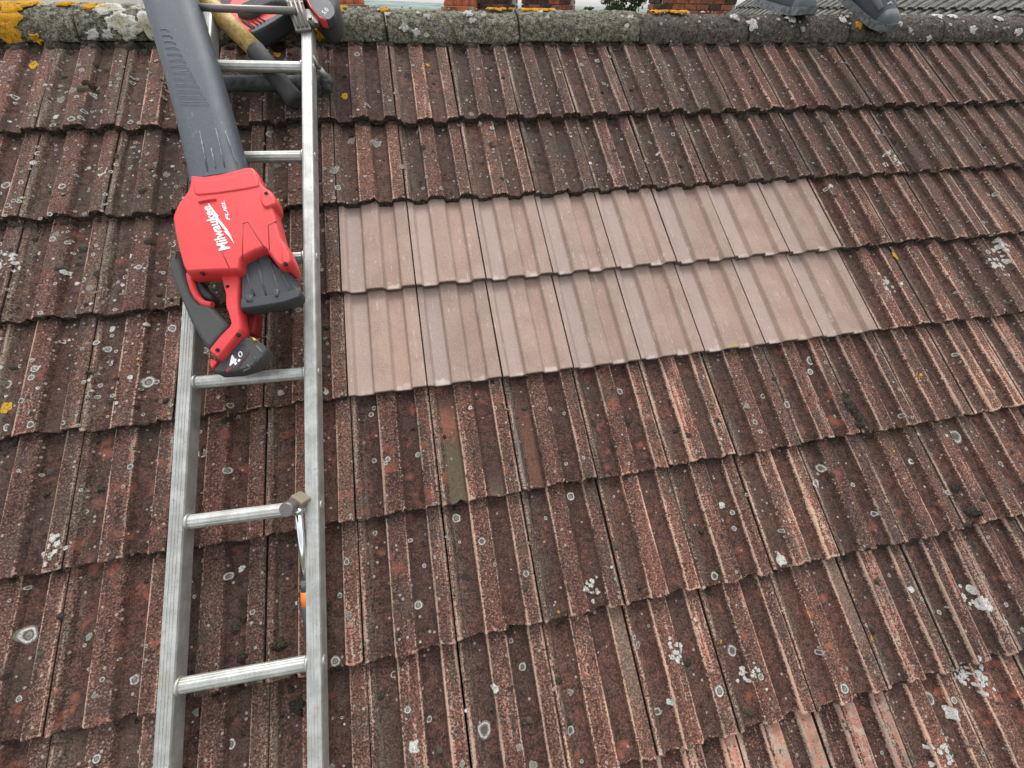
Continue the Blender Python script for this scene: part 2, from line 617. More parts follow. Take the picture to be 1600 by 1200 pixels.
def surf(u, v):
    """height of the finished tiling at roof-frame u, v"""
    r = 0
    while r < len(TAILS) - 1 and v > TAILS[r]:
        r += 1
    j = math.floor(u / TW)
    f = u / TW - j
    d = tile_off.get((j, r), (0, 0, 0, 0, 0))
    return prof(f) - (TAILS[r] - v) * STEP / LEN + d[2]


# dark underlay sheet, added so no light leaks through the tile joints
k = NT('roof_felt')
M_FELT = k.out((0.012, 0.011, 0.010), 0.95)
mb = MB()
mb.box((1.5, -1.8, -0.075), (12.5, 4.6, 0.03))
mb.build('underlay', M_FELT, roof)

# more tiling outside the picture, joined: down to the eaves and along the house
mb_v, mb_f, mb_u = [], [], []
xs = [f for f, _ in PROF]


def sheet(u0, u1, v0, r_tails):
    for vt in r_tails:
        for j in range(u0, u1):
            b = len(mb_v)
            for y in (0.0, LEN + 0.02):
                for f in xs:
                    mb_v.append((j * TW + 0.0012 + f * (TW - 0.0024), -vt + y, prof(f) - y * STEP / LEN))
                    mb_u.append((f, y / LEN))
            for f in xs:
                mb_v.append((j * TW + 0.0012 + f * (TW - 0.0024), -vt + 0.001, prof(f) - 0.018))
                mb_u.append((f, 0))
            n = len(xs)
            for i in range(n - 1):
                mb_f.append((b + i, b + i + 1, b + n + i + 1, b + n + i))
                mb_f.append((b + 2 * n + i, b + 2 * n + i + 1, b + i + 1, b + i))


EXTRA = [2.106 + 0.301 * i for i in range(1, 7)]
sheet(J0, J1, 0, EXTRA)
sheet(-22, J0, 0, TAILS + EXTRA)
sheet(J1, 38, 0, TAILS[:5])
sheet(14, J1, 0, TAILS[5:])
me = bpy.data.meshes.new('tile_field')
me.from_pydata(mb_v, [], mb_f)
me.materials.append(M_OLD)
ul = me.uv_layers.new(name='UVMap')
for lp in me.loops:
    ul.data[lp.index].uv = mb_u[lp.vertex_index]
fix_normals(me)
o = obj('tile_field', me, roof)
o.color = (0.45, 0.4, 0.5, 1)
tag(o, kind='stuff')

# ------------------------------------------------------------------ ridge
RY, RZB, RA, RH = 0.417, 0.169, 0.100, 0.084        # axis, foot height, half width, rise (world)


def ridge_material():
    k = NT('ridge_concrete')
    pos = k.n('ShaderNodeNewGeometry').outputs['Position']
    oi = k.n('ShaderNodeObjectInfo')
    sc = k.n('ShaderNodeSeparateColor')
    k.l(oi.outputs['Color'], sc.inputs[0])
    a = k.noise(pos, 70, 4, 0.72)
    b = k.noise(pos, 230, 3, 0.75)
    c = k.noise(pos, 16, 3)
    grey = k.mix(k.sstep(a, 0.36, 0.62), (0.070, 0.066, 0.050), (0.34, 0.325, 0.245))
    grey = k.mix(k.math('MULTIPLY', k.sstep(c, 0.45, 0.7), 0.5), grey, (0.15, 0.14, 0.085))
    brown = k.mix(k.sstep(a, 0.36, 0.62), (0.055, 0.045, 0.037), (0.155, 0.128, 0.105))
    base = k.mix(sc.outputs[0], brown, grey)
    base = k.mix(k.math('MULTIPLY', k.sstep(b, 0.52, 0.40), 0.75), base, (0.022, 0.019, 0.015))
    base = k.mix(k.math('MULTIPLY', k.sstep(b, 0.60, 0.70), 0.6), base, (0.36, 0.34, 0.28))
    k.bump(k.math('ADD', a, b), 1.0, 0.008)
    return k.out(base, 0.93, 0, 0.2)


M_RIDGE = ridge_material()
M_MORTAR = tail_material('ridge_mortar', (0.055, 0.045, 0.036), (0.13, 0.11, 0.09))


def ridge_pt(x, t, lift=0.0):
    """t: 0 at the foot towards the camera, pi at the far foot"""
    return Vector((x, RY - (RA + lift) * math.cos(t), RZB + (RH + lift) * math.sin(t)))


def ridge_mesh(seed, length):
    rnd = random.Random(seed)
    N, L = 44, 60
    vs, fs = [], []
    for li in range(L + 1):
        x = 0.003 + (length - 0.006) * li / L
        for k2 in range(N + 1):
            t = -0.02 + (math.pi + 0.04) * k2 / N
            p = ridge_pt(x, t)
            p = ridge_pt(x, t, 0.0045 * mnoise.noise(Vector((x * 28 + seed * 9, t * 3.4, 0))) + 0.0032 * mnoise.noise(Vector((x * 95 + seed * 5, t * 11, 3))) + 0.002 * mnoise.noise(Vector((x * 260, t * 30, 5))))
            vs.append(p)
    st = len(vs)
    for li in range(L + 1):
        x = 0.003 + (length - 0.006) * li / L
        for k2 in range(N + 1):
            t = -0.02 + (math.pi + 0.04) * k2 / N
            vs.append(ridge_pt(x, t, -0.014))
    for li in range(L):
        for k2 in range(N):
            a = li * (N + 1) + k2
            fs.append((a, a + 1, a + N + 2, a + N + 1))
            fs.append((st + a, st + a + N + 1, st + a + N + 2, st + a + 1))
    for k2 in range(N):
        fs.append((k2, st + k2, st + k2 + 1, k2 + 1))
        e = L * (N + 1) + k2
        fs.append((e, e + 1, st + e + 1, st + e))
    for li in range(L):
        a = li * (N + 1)
        fs.append((a, a + N + 1, st + a + N + 1, st + a))
        a += N
        fs.append((a, st + a, st + a + N + 1, a + N + 1))
    me = mesh('ridge_tile', vs, fs, M_RIDGE)
    fix_normals(me)
    for p in me.polygons:
        p.use_smooth = True
    return me


ridge = empty('roof_ridge')
tag(ridge, 'mossy grey half-round ridge along the top of the tiled roof', 'ridge')
RL = 0.467
rms = [ridge_mesh(i, RL) for i in range(4)]
for i in range(-6, 14):
    o = obj('ridge_tile', rms[i % 4], ridge)
    o.location = (0.2 + i * RL, random.uniform(-0.004, 0.004), random.uniform(-0.003, 0.002))
    o.rotation_euler = (random.uniform(-0.012, 0.012), random.uniform(-0.004, 0.004), 0)
    g = 1.0 if i < 1 else (0.9 if i == 1 else 0.12)
    o.color = (g, 0, 0, 1)
# mortar bedding under the ridge, squeezed into the pans
rnd = random.Random(5)
vs, fs = [], []
n = 420
for i in range(n + 1):
    x = -2.6 + 9.0 * i / n
    w = 0.006 * mnoise.noise(Vector((x * 30, 0, 0))) + 0.004 * mnoise.noise(Vector((x * 110, 3, 0)))
    vs += [(x, 0.326 + w, 0.125), (x, 0.330 + w, 0.166 + w * 0.5), (x, 0.36, 0.19)]
for i in range(n):
    a = i * 3
    fs += [(a, a + 3, a + 4, a + 1), (a + 1, a + 4, a + 5, a + 2)]
me = mesh('mortar_bed', vs, fs, M_MORTAR)
obj('mortar_bed', me, ridge)

# the far slope of the same house, falling away behind the ridge
mb_v, mb_f, mb_u = [], [], []
sheet(-22, 38, 0, [0.0 + 0.3 * i for i in range(14)])
me = bpy.data.meshes.new('far_slope')
me.from_pydata([(x, 2 * RY + y * CP * -1 * -1 * -1 if False else 2 * RY - (y * CP - z * SP), y * SP + z * CP) for x, y, z in mb_v], [], mb_f)
me.materials.append(M_OLD)
ul = me.uv_layers.new(name='UVMap')
for lp in me.loops:
    ul.data[lp.index].uv = mb_u[lp.vertex_index]
fix_normals(me)
o = obj('rear_roof_slope', me)
o.color = (0.3, 0.2, 0.5, 1)
tag(o, 'rear slope of the same brown tiled roof, falling away behind the ridge', 'roof', kind='structure')

# ------------------------------------------------------------------ lichen and moss


def lichen_material():
    k = NT('lichen_crust')
    at_ = k.n('ShaderNodeVertexColor', layer_name='Col')
    pos = k.n('ShaderNodeNewGeometry').outputs['Position']
    a = k.noise(pos, 420, 3, 0.7)
    b = k.noise(pos, 130, 4, 0.7)
    base = k.mix(k.math('MULTIPLY', k.sstep(a, 0.50, 0.38), 0.6), at_.outputs[0], (0.085, 0.06, 0.05))
    base = k.mix(k.math('MULTIPLY', k.sstep(b, 0.46, 0.38), 0.6), base, (0.085, 0.058, 0.048))
    k.bump(a, 1.0, 0.003)
    return k.out(base, 0.95, 0, 0.1)


M_LICHEN = lichen_material()


class Crust:
    def __init__(self):
        self.v, self.f, self.c = [], [], []

    def patch(self, fn, r, th, cols, n=14, rough=0.25, stretch=1.0, ang=0.0, seed=0.0, dome=False):
        """fn(du, dv, lift) -> point; cols: colour per ring, centre to rim"""
        nr = len(cols)
        b = len(self.v)
        self.v.append(fn(0, 0, th if dome else th * 0.6))
        self.c.append(cols[0])
        for k in range(1, nr + 1):
            q = k / nr
            for i in range(n):
                w = 2 * math.pi * i / n
                rr = r * q * (1 + rough * (0.4 + 0.6 * q) * 1.6 * mnoise.noise(Vector((math.cos(w) * 1.3 + seed, math.sin(w) * 1.3, seed * 1.7)))
                              + rough * 0.5 * mnoise.noise(Vector((math.cos(w) * 4 + seed, math.sin(w) * 4, seed)))
                              + (rough * 0.4 * mnoise.noise(Vector((math.cos(w) * 11 + seed, math.sin(w) * 11, seed))) if n > 20 else 0))
                x, y = rr * math.cos(w) * stretch, rr * math.sin(w)
                ca, sa = math.cos(ang), math.sin(ang)
                if dome:
                    lift = th * (math.sqrt(max(0, 1 - (q * 0.999) ** 2)) * (1 + 0.3 * mnoise.noise(Vector((x * 300, y * 300, seed))))) - 0.002 * q
                else:
                    lift = th * (0.6 if q < 0.6 else (1.0 if k < nr else 0.25))
                self.v.append(fn(x * ca - y * sa, x * sa + y * ca, lift))
                self.c.append(cols[min(k, nr - 1)])
        for i in range(n):
            self.f.append((b, b + 1 + i, b + 1 + (i + 1) % n))
        for k in range(nr - 1):
            for i in range(n):
                i2 = (i + 1) % n
                a = b + 1 + k * n
                self.f.append((a + i, a + n + i, a + n + i2, a + i2))

    def build(self, name, mat, parent=None):
        me = mesh(name, self.v, self.f, mat)
        ca = me.color_attributes.new('Col', 'FLOAT_COLOR', 'POINT')
        for i, c in enumerate(self.c):
            ca.data[i].color = (*c, 1)
        fix_normals(me)
        for p in me.polygons:
            p.use_smooth = True
        return obj(name, me, parent)


def roof_fn(u0, v0):
    return lambda du, dv, lift: W(u0 + du, v0 + dv, surf(u0 + du, v0 + dv) + lift + 0.0004)


def row_of(v):
    r = 0
    while r < len(TAILS) - 1 and v > TAILS[r]:
        r += 1
    return r


def clear(u, v, r):
    rr = row_of(v)
    if row_of(v - r) != rr or row_of(v + r) != rr:
        return False
    if rr in (2, 3) and -r < u < 1.6 + r:
        return False
    return True


WHITE = (0.66, 0.64, 0.60)
PALE = (0.50, 0.49, 0.44)
GREYC = (0.20, 0.19, 0.165)
DKC = (0.095, 0.075, 0.062)
YEL = (0.62, 0.36, 0.03)
rl = random.Random(21)
lich = Crust()


def ring_cols(kind):
    if kind == 'ring':
        return [GREYC, GREYC, (0.30, 0.29, 0.25), GREYC, DKC, PALE, WHITE, GREYC]
    if kind == 'rim':
        return [GREYC, (0.10, 0.075, 0.062), (0.14, 0.12, 0.10), DKC, GREYC, (0.26, 0.25, 0.22), WHITE, GREYC]
    if kind == 'white':
        return [WHITE, WHITE, PALE, WHITE, PALE]
    if kind == 'grey':
        return [GREYC, (0.26, 0.25, 0.21), GREYC, (0.3, 0.29, 0.25)]
    if kind == 'yellow':
        return [YEL, (0.52, 0.30, 0.03), YEL]
    if kind == 'dark':
        return [(0.035, 0.03, 0.027)] * 3
    return [(0.24, 0.085, 0.058), (0.19, 0.075, 0.052), (0.11, 0.055, 0.042)]


def add_lichen(u, v, r, kind):
    lich.patch(roof_fn(u, v), r, 0.0010 if kind != 'dark' else 0.0006, ring_cols(kind), 22 if r > 0.006 else 12,
               0.14 if kind in ('ring', 'rim') else 0.36, rl.uniform(0.9, 1.12), rl.uniform(0, 3), rl.uniform(0, 90))


for r in range(len(TAILS)):
    for j in range(J0, J1):
        if (j, r) not in tile_off:
            continue
        if j < 0 and r <= 3:
            cnt = 48
        elif j < 0:
            cnt = 14
        elif r <= 1:
            cnt = 20
        elif j >= 7:
            cnt = 12
        else:
            cnt = 8
        for _ in range(cnt):
            rad = min(0.012, (0.0034 if j < 0 and r <= 3 else 0.0022) + rl.expovariate(1 / 0.0020))
            u, v = (j + rl.random()) * TW, TAILS[r] - rl.uniform(0.0, 0.30)
            if not clear(u, v, rad * 1.5):
                continue
            x = rl.random()
            kind = 'ring' if x < 0.40 else 'rim' if x < 0.60 else 'white' if x < 0.76 else 'grey' if x < 0.87 else 'dark' if x < 0.95 else 'red' if x < 0.992 else 'yellow'
            if kind == 'white':
                rad *= 0.75
            if kind == 'yellow':
                rad = min(rad, 0.005)
            if kind == 'red':
                rad *= 1.4
            add_lichen(u, v, rad, kind)
# the large ones, where they grow
BIG = [(895, 775, 18, 'ring'), (713, 810, 20, 'ring'), (653, 947, 16, 'ring'), (925, 920, 24, 'white'), (31, 997, 22, 'ring'),
       (757, 1145, 26, 'rim'), (1223, 878, 17, 'white'), (523, 1039, 17, 'ring'), (1393, 250, 22, 'white'), (1280, 755, 22, 'ring'),
       (1505, 680, 20, 'rim'), (436, 612, 10, 'white'), (352, 902, 13, 'ring'), (353, 735, 13, 'ring'), (227, 595, 20, 'ring'),
       (205, 1065, 14, 'ring'), (79, 860, 26, 'white'), (1525, 935, 20, 'white'), (1540, 945, 16, 'white'), (1058, 1018, 26, 'white'),
       (1170, 1053, 20, 'white'), (1538, 1055, 24, 'white'), (1514, 1046, 19, 'white'), (1475, 1178, 22, 'white'), (1390, 442, 26, 'white'),
       (1566, 411, 20, 'white'), (1575, 382, 18, 'white'), (1465, 1098, 18, 'rim'), (1495, 1118, 12, 'white'), (1150, 1020, 18, 'rim'),
       (735, 636, 8, 'white'), (861, 637, 10, 'ring'), (577, 645, 11, 'rim'), (583, 719, 11, 'rim'), (1135, 790, 11, 'white'), (1150, 801, 11, 'ring'),
       (1152, 826, 10, 'ring'), (1370, 803, 9, 'rim'), (12, 410, 20, 'white'), (158, 267, 16, 'white'), (583, 834, 10, 'rim'),
       (640, 845, 9, 'ring'), (855, 810, 8, 'ring'), (1275, 560, 16, 'rim'), (1274, 578, 12, 'ring'), (1185, 675, 9, 'ring'),
       (1341, 757, 8, 'ring'), (1435, 720, 8, 'white'), (774, 1077, 10, 'white'), (818, 1047, 14, 'rim'), (1030, 1115, 13, 'rim'),
       (893, 1145, 14, 'rim'), (1000, 1010, 12, 'rim'), (646, 1168, 16, 'white'), (670, 1130, 10, 'rim'), (545, 960, 10, 'grey'),
       (726, 903, 13, 'dark'), (795, 918, 12, 'red'), (800, 940, 8, 'red'), (640, 745, 18, 'red'), (950, 730, 16, 'red'),
       (536, 145, 12, 'yellow'), (1405, 397, 11, 'yellow'), (503, 607, 7, 'yellow'), (3, 635, 13, 'yellow'), (40, 87, 11, 'yellow'),
       (667, 91, 6, 'yellow'), (1365, 997, 7, 'yellow'), (1131, 1006, 6, 'yellow'), (1146, 544, 5, 'yellow'), (428, 72, 9, 'yellow'),
       (585, 215, 15, 'grey'), (546, 210, 12, 'grey'), (960, 700, 9, 'dark'), (1075, 680, 10, 'dark'), (930, 660, 13, 'dark')]
for px, py, dpx, kind in BIG:
    p = at(px, py, -0.008)
    dist = (W(p.x, -p.y, 0) - CAM).length
    rad = 0.5 * dpx * dist / FPX * (0.72 if kind in ('rim', 'ring') else 0.85)
    rr = row_of(-p.y)
    v = -p.y
    if rr in TAILS:
        pass
    lo = TAILS[rr - 1] + rad * 1.25 if rr else -0.32
    v = min(max(v, lo), TAILS[rr] - rad * 1.25)
    if kind == 'white' and dpx > 17:
        for _ in range(12):
            a, d = rl.uniform(0, 6.28), math.sqrt(rl.random()) * 0.9 * rad
            add_lichen(p.x + d * math.cos(a), min(max(v + d * math.sin(a), lo - rad * 0.6), TAILS[rr] - rad * 0.6), rad * rl.uniform(0.08, 0.28), 'white')
    else:
        add_lichen(p.x, v, rad, kind)
    if kind == 'white' and dpx > 17:
        for _ in range(7):
            a, d = rl.uniform(0, 6.28), rl.uniform(0.8, 1.7) * rad
            if clear(p.x + d * math.cos(a), v + d * math.sin(a), rad * 0.4):
                add_lichen(p.x + d * math.cos(a), v + d * math.sin(a), rad * rl.uniform(0.1, 0.35), 'white')


def on_ridge(px, py):
    """ridge x and t seen at a photo pixel"""
    d = (cx * ((px - 800) / FPX) + cy * ((py - 600) / FPX) + cz)
    best, bt = 1e9, None
    for i in range(400):
        s = (0.2 - CAM.y) / d.y * (1 + i * 0.0012)
        p = CAM + d * s
        val = ((p.y - RY) / RA) ** 2 + ((p.z - RZB) / RH) ** 2
        if val < 1.0:
            return p.x, math.atan2((p.z - RZB) / RH, -(p.y - RY) / RA)
        if val < best:
            best, bt = val, (p.x, math.atan2((p.z - RZB) / RH, -(p.y - RY) / RA))
    return bt


def ridge_fn(x0, t0):
    return lambda du, dv, lift: ridge_pt(x0 + du, t0 - dv / 0.115, lift + 0.0012)


ORANGE = (0.62, 0.30, 0.014)
ORANGE2 = (0.44, 0.235, 0.02)
for px, py, dpx, kind in [(-2, 42, 30, 'o'), (4, 50, 22, 'o'), (24, 10, 26, 'o'), (44, 7, 18, 'o'), (150, 13, 16, 'o'), (108, 8, 14, 'o'), (58, 61, 10, 'o'), (512, 40, 22, 'o'), (522, 18, 20, 'o'), (528, 8, 16, 'o'),
                          (503, 52, 14, 'o'), (602, 17, 13, 'o'), (778, 14, 22, 'o'), (800, 13, 8, 'o'), (828, 13, 22, 'o'), (852, 12, 18, 'o'), (1030, 17, 20, 'o'), (1058, 18, 20, 'o'), (1045, 15, 18, 'o'),
                          (1558, 30, 8, 'w'), (1463, 26, 9, 'w'), (188, 36, 24, 'b'), (230, 42, 28, 'b'), (172, 14, 20, 'b'), (222, 14, 14, 'b'), (200, 54, 12, 'b'),
                          (145, 55, 10, 'w'), (170, 54, 9, 'w'), (731, 23, 10, 'w'), (738, 33, 8, 'w'), (756, 24, 7, 'w'), (844, 21, 7, 'w'), (855, 29, 6, 'w'), (1174, 38, 12, 'w'), (1235, 30, 10, 'w'), (1487, 27, 9, 'w'),
                          (631, 43, 9, 'w'), (651, 51, 8, 'w'), (668, 27, 7, 'w'), (1315, 31, 8, 'w'), (1405, 38, 6, 'w'), (1420, 48, 5, 'w'), (1520, 46, 7, 'w'), (1450, 60, 6, 'w'), (1590, 50, 8, 'w'), (985, 28, 8, 'w'), (1146, 27, 8, 'w'), (1340, 40, 8, 'o')]:
    hit = on_ridge(px, py)
    if not hit:
        continue
    x0, t0 = hit
    t0 = min(max(t0, 0.05), 1.7)
    dist = (ridge_pt(x0, t0) - CAM).length
    rad = 0.5 * dpx * dist / FPX
    cols = {'o': [ORANGE2, ORANGE, ORANGE2, ORANGE, ORANGE], 'w': [WHITE, PALE, WHITE], 'b': [(0.33, 0.31, 0.22), (0.40, 0.38, 0.27), (0.44, 0.42, 0.32), (0.50, 0.49, 0.40), (0.66, 0.65, 0.58)]}[kind]
    lich.patch(ridge_fn(x0, t0), rad, 0.0055, cols, 44, 0.5, 1.0, 0, px * 0.37)
for _ in range(700):
    x0 = rl.uniform(-1.6, 4.2)
    t0 = rl.uniform(0.0, 1.7)
    rad = 0.002 + rl.expovariate(1 / 0.0022)
    kd = rl.random()
    cols = [PALE, WHITE, PALE] if kd < 0.5 else [GREYC, PALE, GREYC] if kd < 0.8 else [(0.16, 0.15, 0.07)] * 3
    lich.patch(ridge_fn(x0, t0), min(rad, 0.014), 0.0035, cols, 10, 0.4, 1.0, 0, rl.uniform(0, 99))
o = lich.build('lichen', M_LICHEN)
tag(o, 'crusty white, grey and yellow lichen spots scattered over the old tiles and ridge', 'lichen', kind='stuff')


def moss_material():
    k = NT('moss_cushion')
    at_ = k.n('ShaderNodeVertexColor', layer_name='Col')
    pos = k.n('ShaderNodeNewGeometry').outputs['Position']
    a = k.noise(pos, 300, 4, 0.75)
    base = k.mix(k.sstep(a, 0.4, 0.65), at_.outputs[0], k.mix(0.6, at_.outputs[0], (0.16, 0.135, 0.10)))
    k.bump(a, 1.0, 0.008)
    return k.out(base, 0.98, 0, 0.05)


M_MOSS = moss_material()
moss = Crust()
MC = [(0.042, 0.035, 0.028), (0.070, 0.060, 0.050), (0.030, 0.026, 0.020), (0.095, 0.088, 0.075)]
for r in range(len(TAILS)):
    for j in range(J0, J1):
        if (j, r) not in tile_off:
            continue
        n1 = 7 if j < 0 and r < 4 else 3
        for _ in range(n1):                     # cushions in the pans
            rad = rl.uniform(0.003, 0.010)
            f = rl.choice((rl.uniform(0.1, 0.3), rl.uniform(0.62, 0.78), rl.random()))
            u, v = (j + f) * TW, TAILS[r] - rl.uniform(0.0, 0.30)
            if clear(u, v, rad * 1.4):
                c = rl.choice(MC)
                moss.patch(roof_fn(u, v), rad, rad * rl.uniform(0.35, 0.7), [c, c, c, c], 11, 0.35, rl.uniform(0.8, 1.2), rl.uniform(0, 3), rl.uniform(0, 99), True)
        # moss and silt gathered under the tail of the course above
        n2 = 16 if r <= 3 else 6
        if r in (2, 3, 4) and 0 <= j < 8:
            n2 = 2 if r == 4 else 0
        if r > 0:
            for _ in range(n2):
                rad = rl.uniform(0.003, 0.009)
                u = (j + rl.random()) * TW
                v = TAILS[r - 1] + rl.uniform(-0.002, 0.006)
                h0 = surf(u, TAILS[r - 1] + 0.012)
                c = rl.choice(MC[:3])
                fn = (lambda u0, v0, hh: (lambda du, dv, lift: W(u0 + du, v0 + dv, surf(u0 + du, max(v0 + dv, TAILS[r - 1] + 0.001)) + lift)))(u, v, h0)
                moss.patch(fn, rad, rad * rl.uniform(0.5, 1.0), [c, c, c], 9, 0.4, 1.2, 0, rl.uniform(0, 99), True)
        # ragged growth hanging on the tail edges
        if not (r in (2, 3) and 0 <= j < 8):
            for _ in range(22 if r <= 3 else 8):
                f = rl.random()
                u = (j + f) * TW
                rad = rl.uniform(0.002, 0.006)
                hh = prof(f) + tile_off[(j, r)][2]
                c = rl.choice(MC[:3])
                v = TAILS[r] - tile_off[(j, r)][1]
                fn = (lambda u0, v0, h1: (lambda du, dv, lift: W(u0 + du, v0 + lift * 0.7, h1 - dv)))(u, v, hh - rl.uniform(0.003, 0.017))
                moss.patch(fn, rad, rad * 0.6, [c, c, c], 8, 0.4, 1.3, 0, rl.uniform(0, 99), True)
# the big black clump, and the silt packed against the ridge
for px, py, rpx in [(1325, 630, 9), (1331, 640, 10), (1338, 650, 9), (1345, 661, 8), (1352, 670, 6), (1320, 618, 6), (1336, 664, 5), (1310, 690, 8), (710, 793, 5), (1510, 820, 6), (1498, 760, 7),
                    (1495, 775, 6), (1520, 800, 8), (140, 130, 8), (128, 140, 9), (133, 128, 7), (75, 295, 6), (230, 375, 9), (120, 380, 10), (116, 405, 8), (225, 300, 8), (1400, 215, 5),
                    (350, 655, 6), (375, 965, 8), (362, 985, 7), (378, 1028, 9), (455, 690, 6), (435, 1010, 9), (460, 1110, 11), (1115, 925, 7), (1220, 890, 6), (1420, 260, 6)]:
    p = at(px, py, -0.008)
    dist = (W(p.x, -p.y, 0) - CAM).length
    rad = rpx * dist / FPX * (0.55 if px < 240 else 0.9)
    c = rl.choice(((0.022, 0.019, 0.016), (0.03, 0.027, 0.02)))
    if px < 240:
        c = rl.choice(MC)
    moss.patch(roof_fn(p.x, -p.y), rad, rad * 0.6, [c] * 4, 14, 0.45, 1.0, 0, rl.uniform(0, 99), True)
for i in range(1500):
    x0 = rl.uniform(-1.5, 4.0)
    rad = rl.uniform(0.003, 0.010) * (1.3 if x0 < 0.0 else 1)
    v = -0.358 + rl.uniform(-0.004, 0.018) * (1.6 if x0 < 0 else 1)
    c = rl.choice(MC)
    fn = (lambda u0, v0: (lambda du, dv, lift: W(u0 + du, v0 + dv, surf(u0 + du, v0 + dv) + lift)))(x0, v)
    moss.patch(fn, rad, rad * rl.uniform(0.4, 0.9), [c, c, c], 9, 0.45, 1.3, 0, rl.uniform(0, 99), True)
o = moss.build('moss', M_MOSS)
tag(o, 'dark moss cushions and silt along the tile edges and under the ridge', 'moss', kind='stuff')

# ------------------------------------------------------------------ materials of the things


def aluminium():
    k = NT('worn_aluminium')
    tc = k.n('ShaderNodeTexCoord')
    mp = k.n('ShaderNodeMapping')
    mp.inputs['Scale'].default_value = (260, 8, 260)
    k.l(tc.outputs['Object'], mp.inputs[0])
    a = k.noise(mp.outputs[0], 1.0, 4, 0.6)
    b = k.noise(tc.outputs['Object'], 26, 5, 0.65)
    c = k.noise(tc.outputs['Object'], 150, 4, 0.7)
    base = k.mix(k.sstep(b, 0.35, 0.7), (0.38, 0.385, 0.36), (0.53, 0.535, 0.515))
    base = k.mix(k.math('MULTIPLY', k.sstep(a, 0.52, 0.70), 0.55), base, (0.30, 0.30, 0.27))
    base = k.mix(k.math('MULTIPLY', k.sstep(c, 0.57, 0.68), 0.6), base, (0.24, 0.22, 0.17))
    base = k.mix(k.math('MULTIPLY', k.sstep(k.noise(tc.outputs['Object'], 11, 4, 0.7), 0.55, 0.72), 0.5), base, (0.40, 0.37, 0.28))
    k.bump(a, 0.10, 0.001)
    rough = k.math('ADD', 0.34, k.math('MULTIPLY', b, 0.25))
    return k.out(base, rough, 0.6, 0.5)


def plastic(name, col, rough=0.5, scuff=(0.5, 0.5, 0.5), amount=0.35, bump=0.15):
    k = NT(name)
    tc = k.n('ShaderNodeTexCoord')
    mp = k.n('ShaderNodeMapping')
    mp.inputs['Scale'].default_value = (130, 24, 60)
    mp.inputs['Rotation'].default_value = (0, 0, 0.5)
    k.l(tc.outputs['Object'], mp.inputs[0])
    a = k.noise(mp.outputs[0], 1.0, 5, 0.75)
    b = k.noise(tc.outputs['Object'], 22, 4, 0.6)
    f = k.noise(tc.outputs['Object'], 420, 2, 0.6)
    base = k.mix(k.sstep(b, 0.3, 0.75), tuple(q * 0.93 for q in col), tuple(min(1, q * 1.05) for q in col))
    base = k.mix(k.math('MULTIPLY', k.math('MULTIPLY', k.sstep(a, 0.60, 0.72), k.sstep(b, 0.40, 0.62)), amount), base, scuff)
    base = k.mix(k.math('MULTIPLY', k.sstep(f, 0.58, 0.72), amount * 0.35), base, scuff)
    pt = k.n('ShaderNodeNewGeometry').outputs['Pointiness']
    ew = k.math('MULTIPLY', k.sstep(pt, 0.56, 0.66), k.sstep(k.noise(tc.outputs['Object'], 70, 4, 0.7), 0.38, 0.60))
    base = k.mix(k.math('MULTIPLY', ew, min(0.75, amount * 1.3)), base, scuff)
    # roof dust settled in smears
    du = k.math('MULTIPLY', k.sstep(k.noise(tc.outputs['Object'], 16, 5, 0.75), 0.58, 0.90), 0.05)
    base = k.mix(du, base, tuple(0.5 * q + 0.11 for q in col))
    k.bump(f, bump, 0.0008)
    return k.out(base, k.math('ADD', rough - 0.08, k.math('MULTIPLY', b, 0.2)), 0.0, 0.4)


M_ALU = aluminium()
M_RED = plastic('red_plastic', (0.62, 0.044, 0.046), 0.46, (0.72, 0.36, 0.32), 0.32)
M_REDDK = plastic('dark_red_plastic_and_shade', (0.20, 0.012, 0.012), 0.5, (0.4, 0.1, 0.09), 0.3)  # also used as painted shade in the grooves and vent slots
M_BLK = plastic('black_plastic', (0.040, 0.044, 0.050), 0.55, (0.22, 0.22, 0.21), 0.55)
M_RUB = plastic('grip_rubber', (0.055, 0.056, 0.056), 0.75, (0.17, 0.16, 0.14), 0.6)
M_NOZ = plastic('nozzle_plastic', (0.054, 0.063, 0.076), 0.60, (0.26, 0.29, 0.32), 0.9, 0.3)
M_NOZL = plastic('nozzle_relief', (0.080, 0.090, 0.104), 0.6, (0.26, 0.29, 0.32), 0.6)
M_HOLE_SHADE = NT('recess_shade').out((0.012, 0.006, 0.006), 0.8)  # near-black colour for the shade inside the screw recesses
M_WHT = NT('white_print').out((0.80, 0.80, 0.80), 0.6)
M_STEEL = plastic('dull_steel', (0.20, 0.19, 0.18), 0.45, (0.32, 0.28, 0.22), 0.5)
M_STEEL.node_tree.nodes['Principled BSDF'].inputs['Metallic'].default_value = 0.6
M_CHROME = NT('chrome_shaft').out((0.75, 0.77, 0.80), 0.18, 1.0)
M_BRASSY = plastic('weathered_hammer_steel', (0.20, 0.165, 0.115), 0.5, (0.42, 0.38, 0.30), 0.6)
M_ORANGE = plastic('orange_grip', (0.62, 0.17, 0.02), 0.6, (0.6, 0.35, 0.2), 0.3)
M_YDOT = NT('yellow_latch').out((0.75, 0.42, 0.01), 0.6)


def wood():
    k = NT('yellow_ash_handle')
    tc = k.n('ShaderNodeTexCoord')
    a = k.noise(tc.outputs['Object'], 90, 5, 0.6)
    b = k.noise(tc.outputs['Object'], 34, 4, 0.7)
    base = k.mix(k.sstep(a, 0.35, 0.65), (0.38, 0.245, 0.075), (0.54, 0.38, 0.15))
    base = k.mix(k.math('MULTIPLY', k.sstep(b, 0.60, 0.66), 0.9), base, (0.13, 0.095, 0.06))
    return k.out(base, 0.6)


M_WOOD = wood()


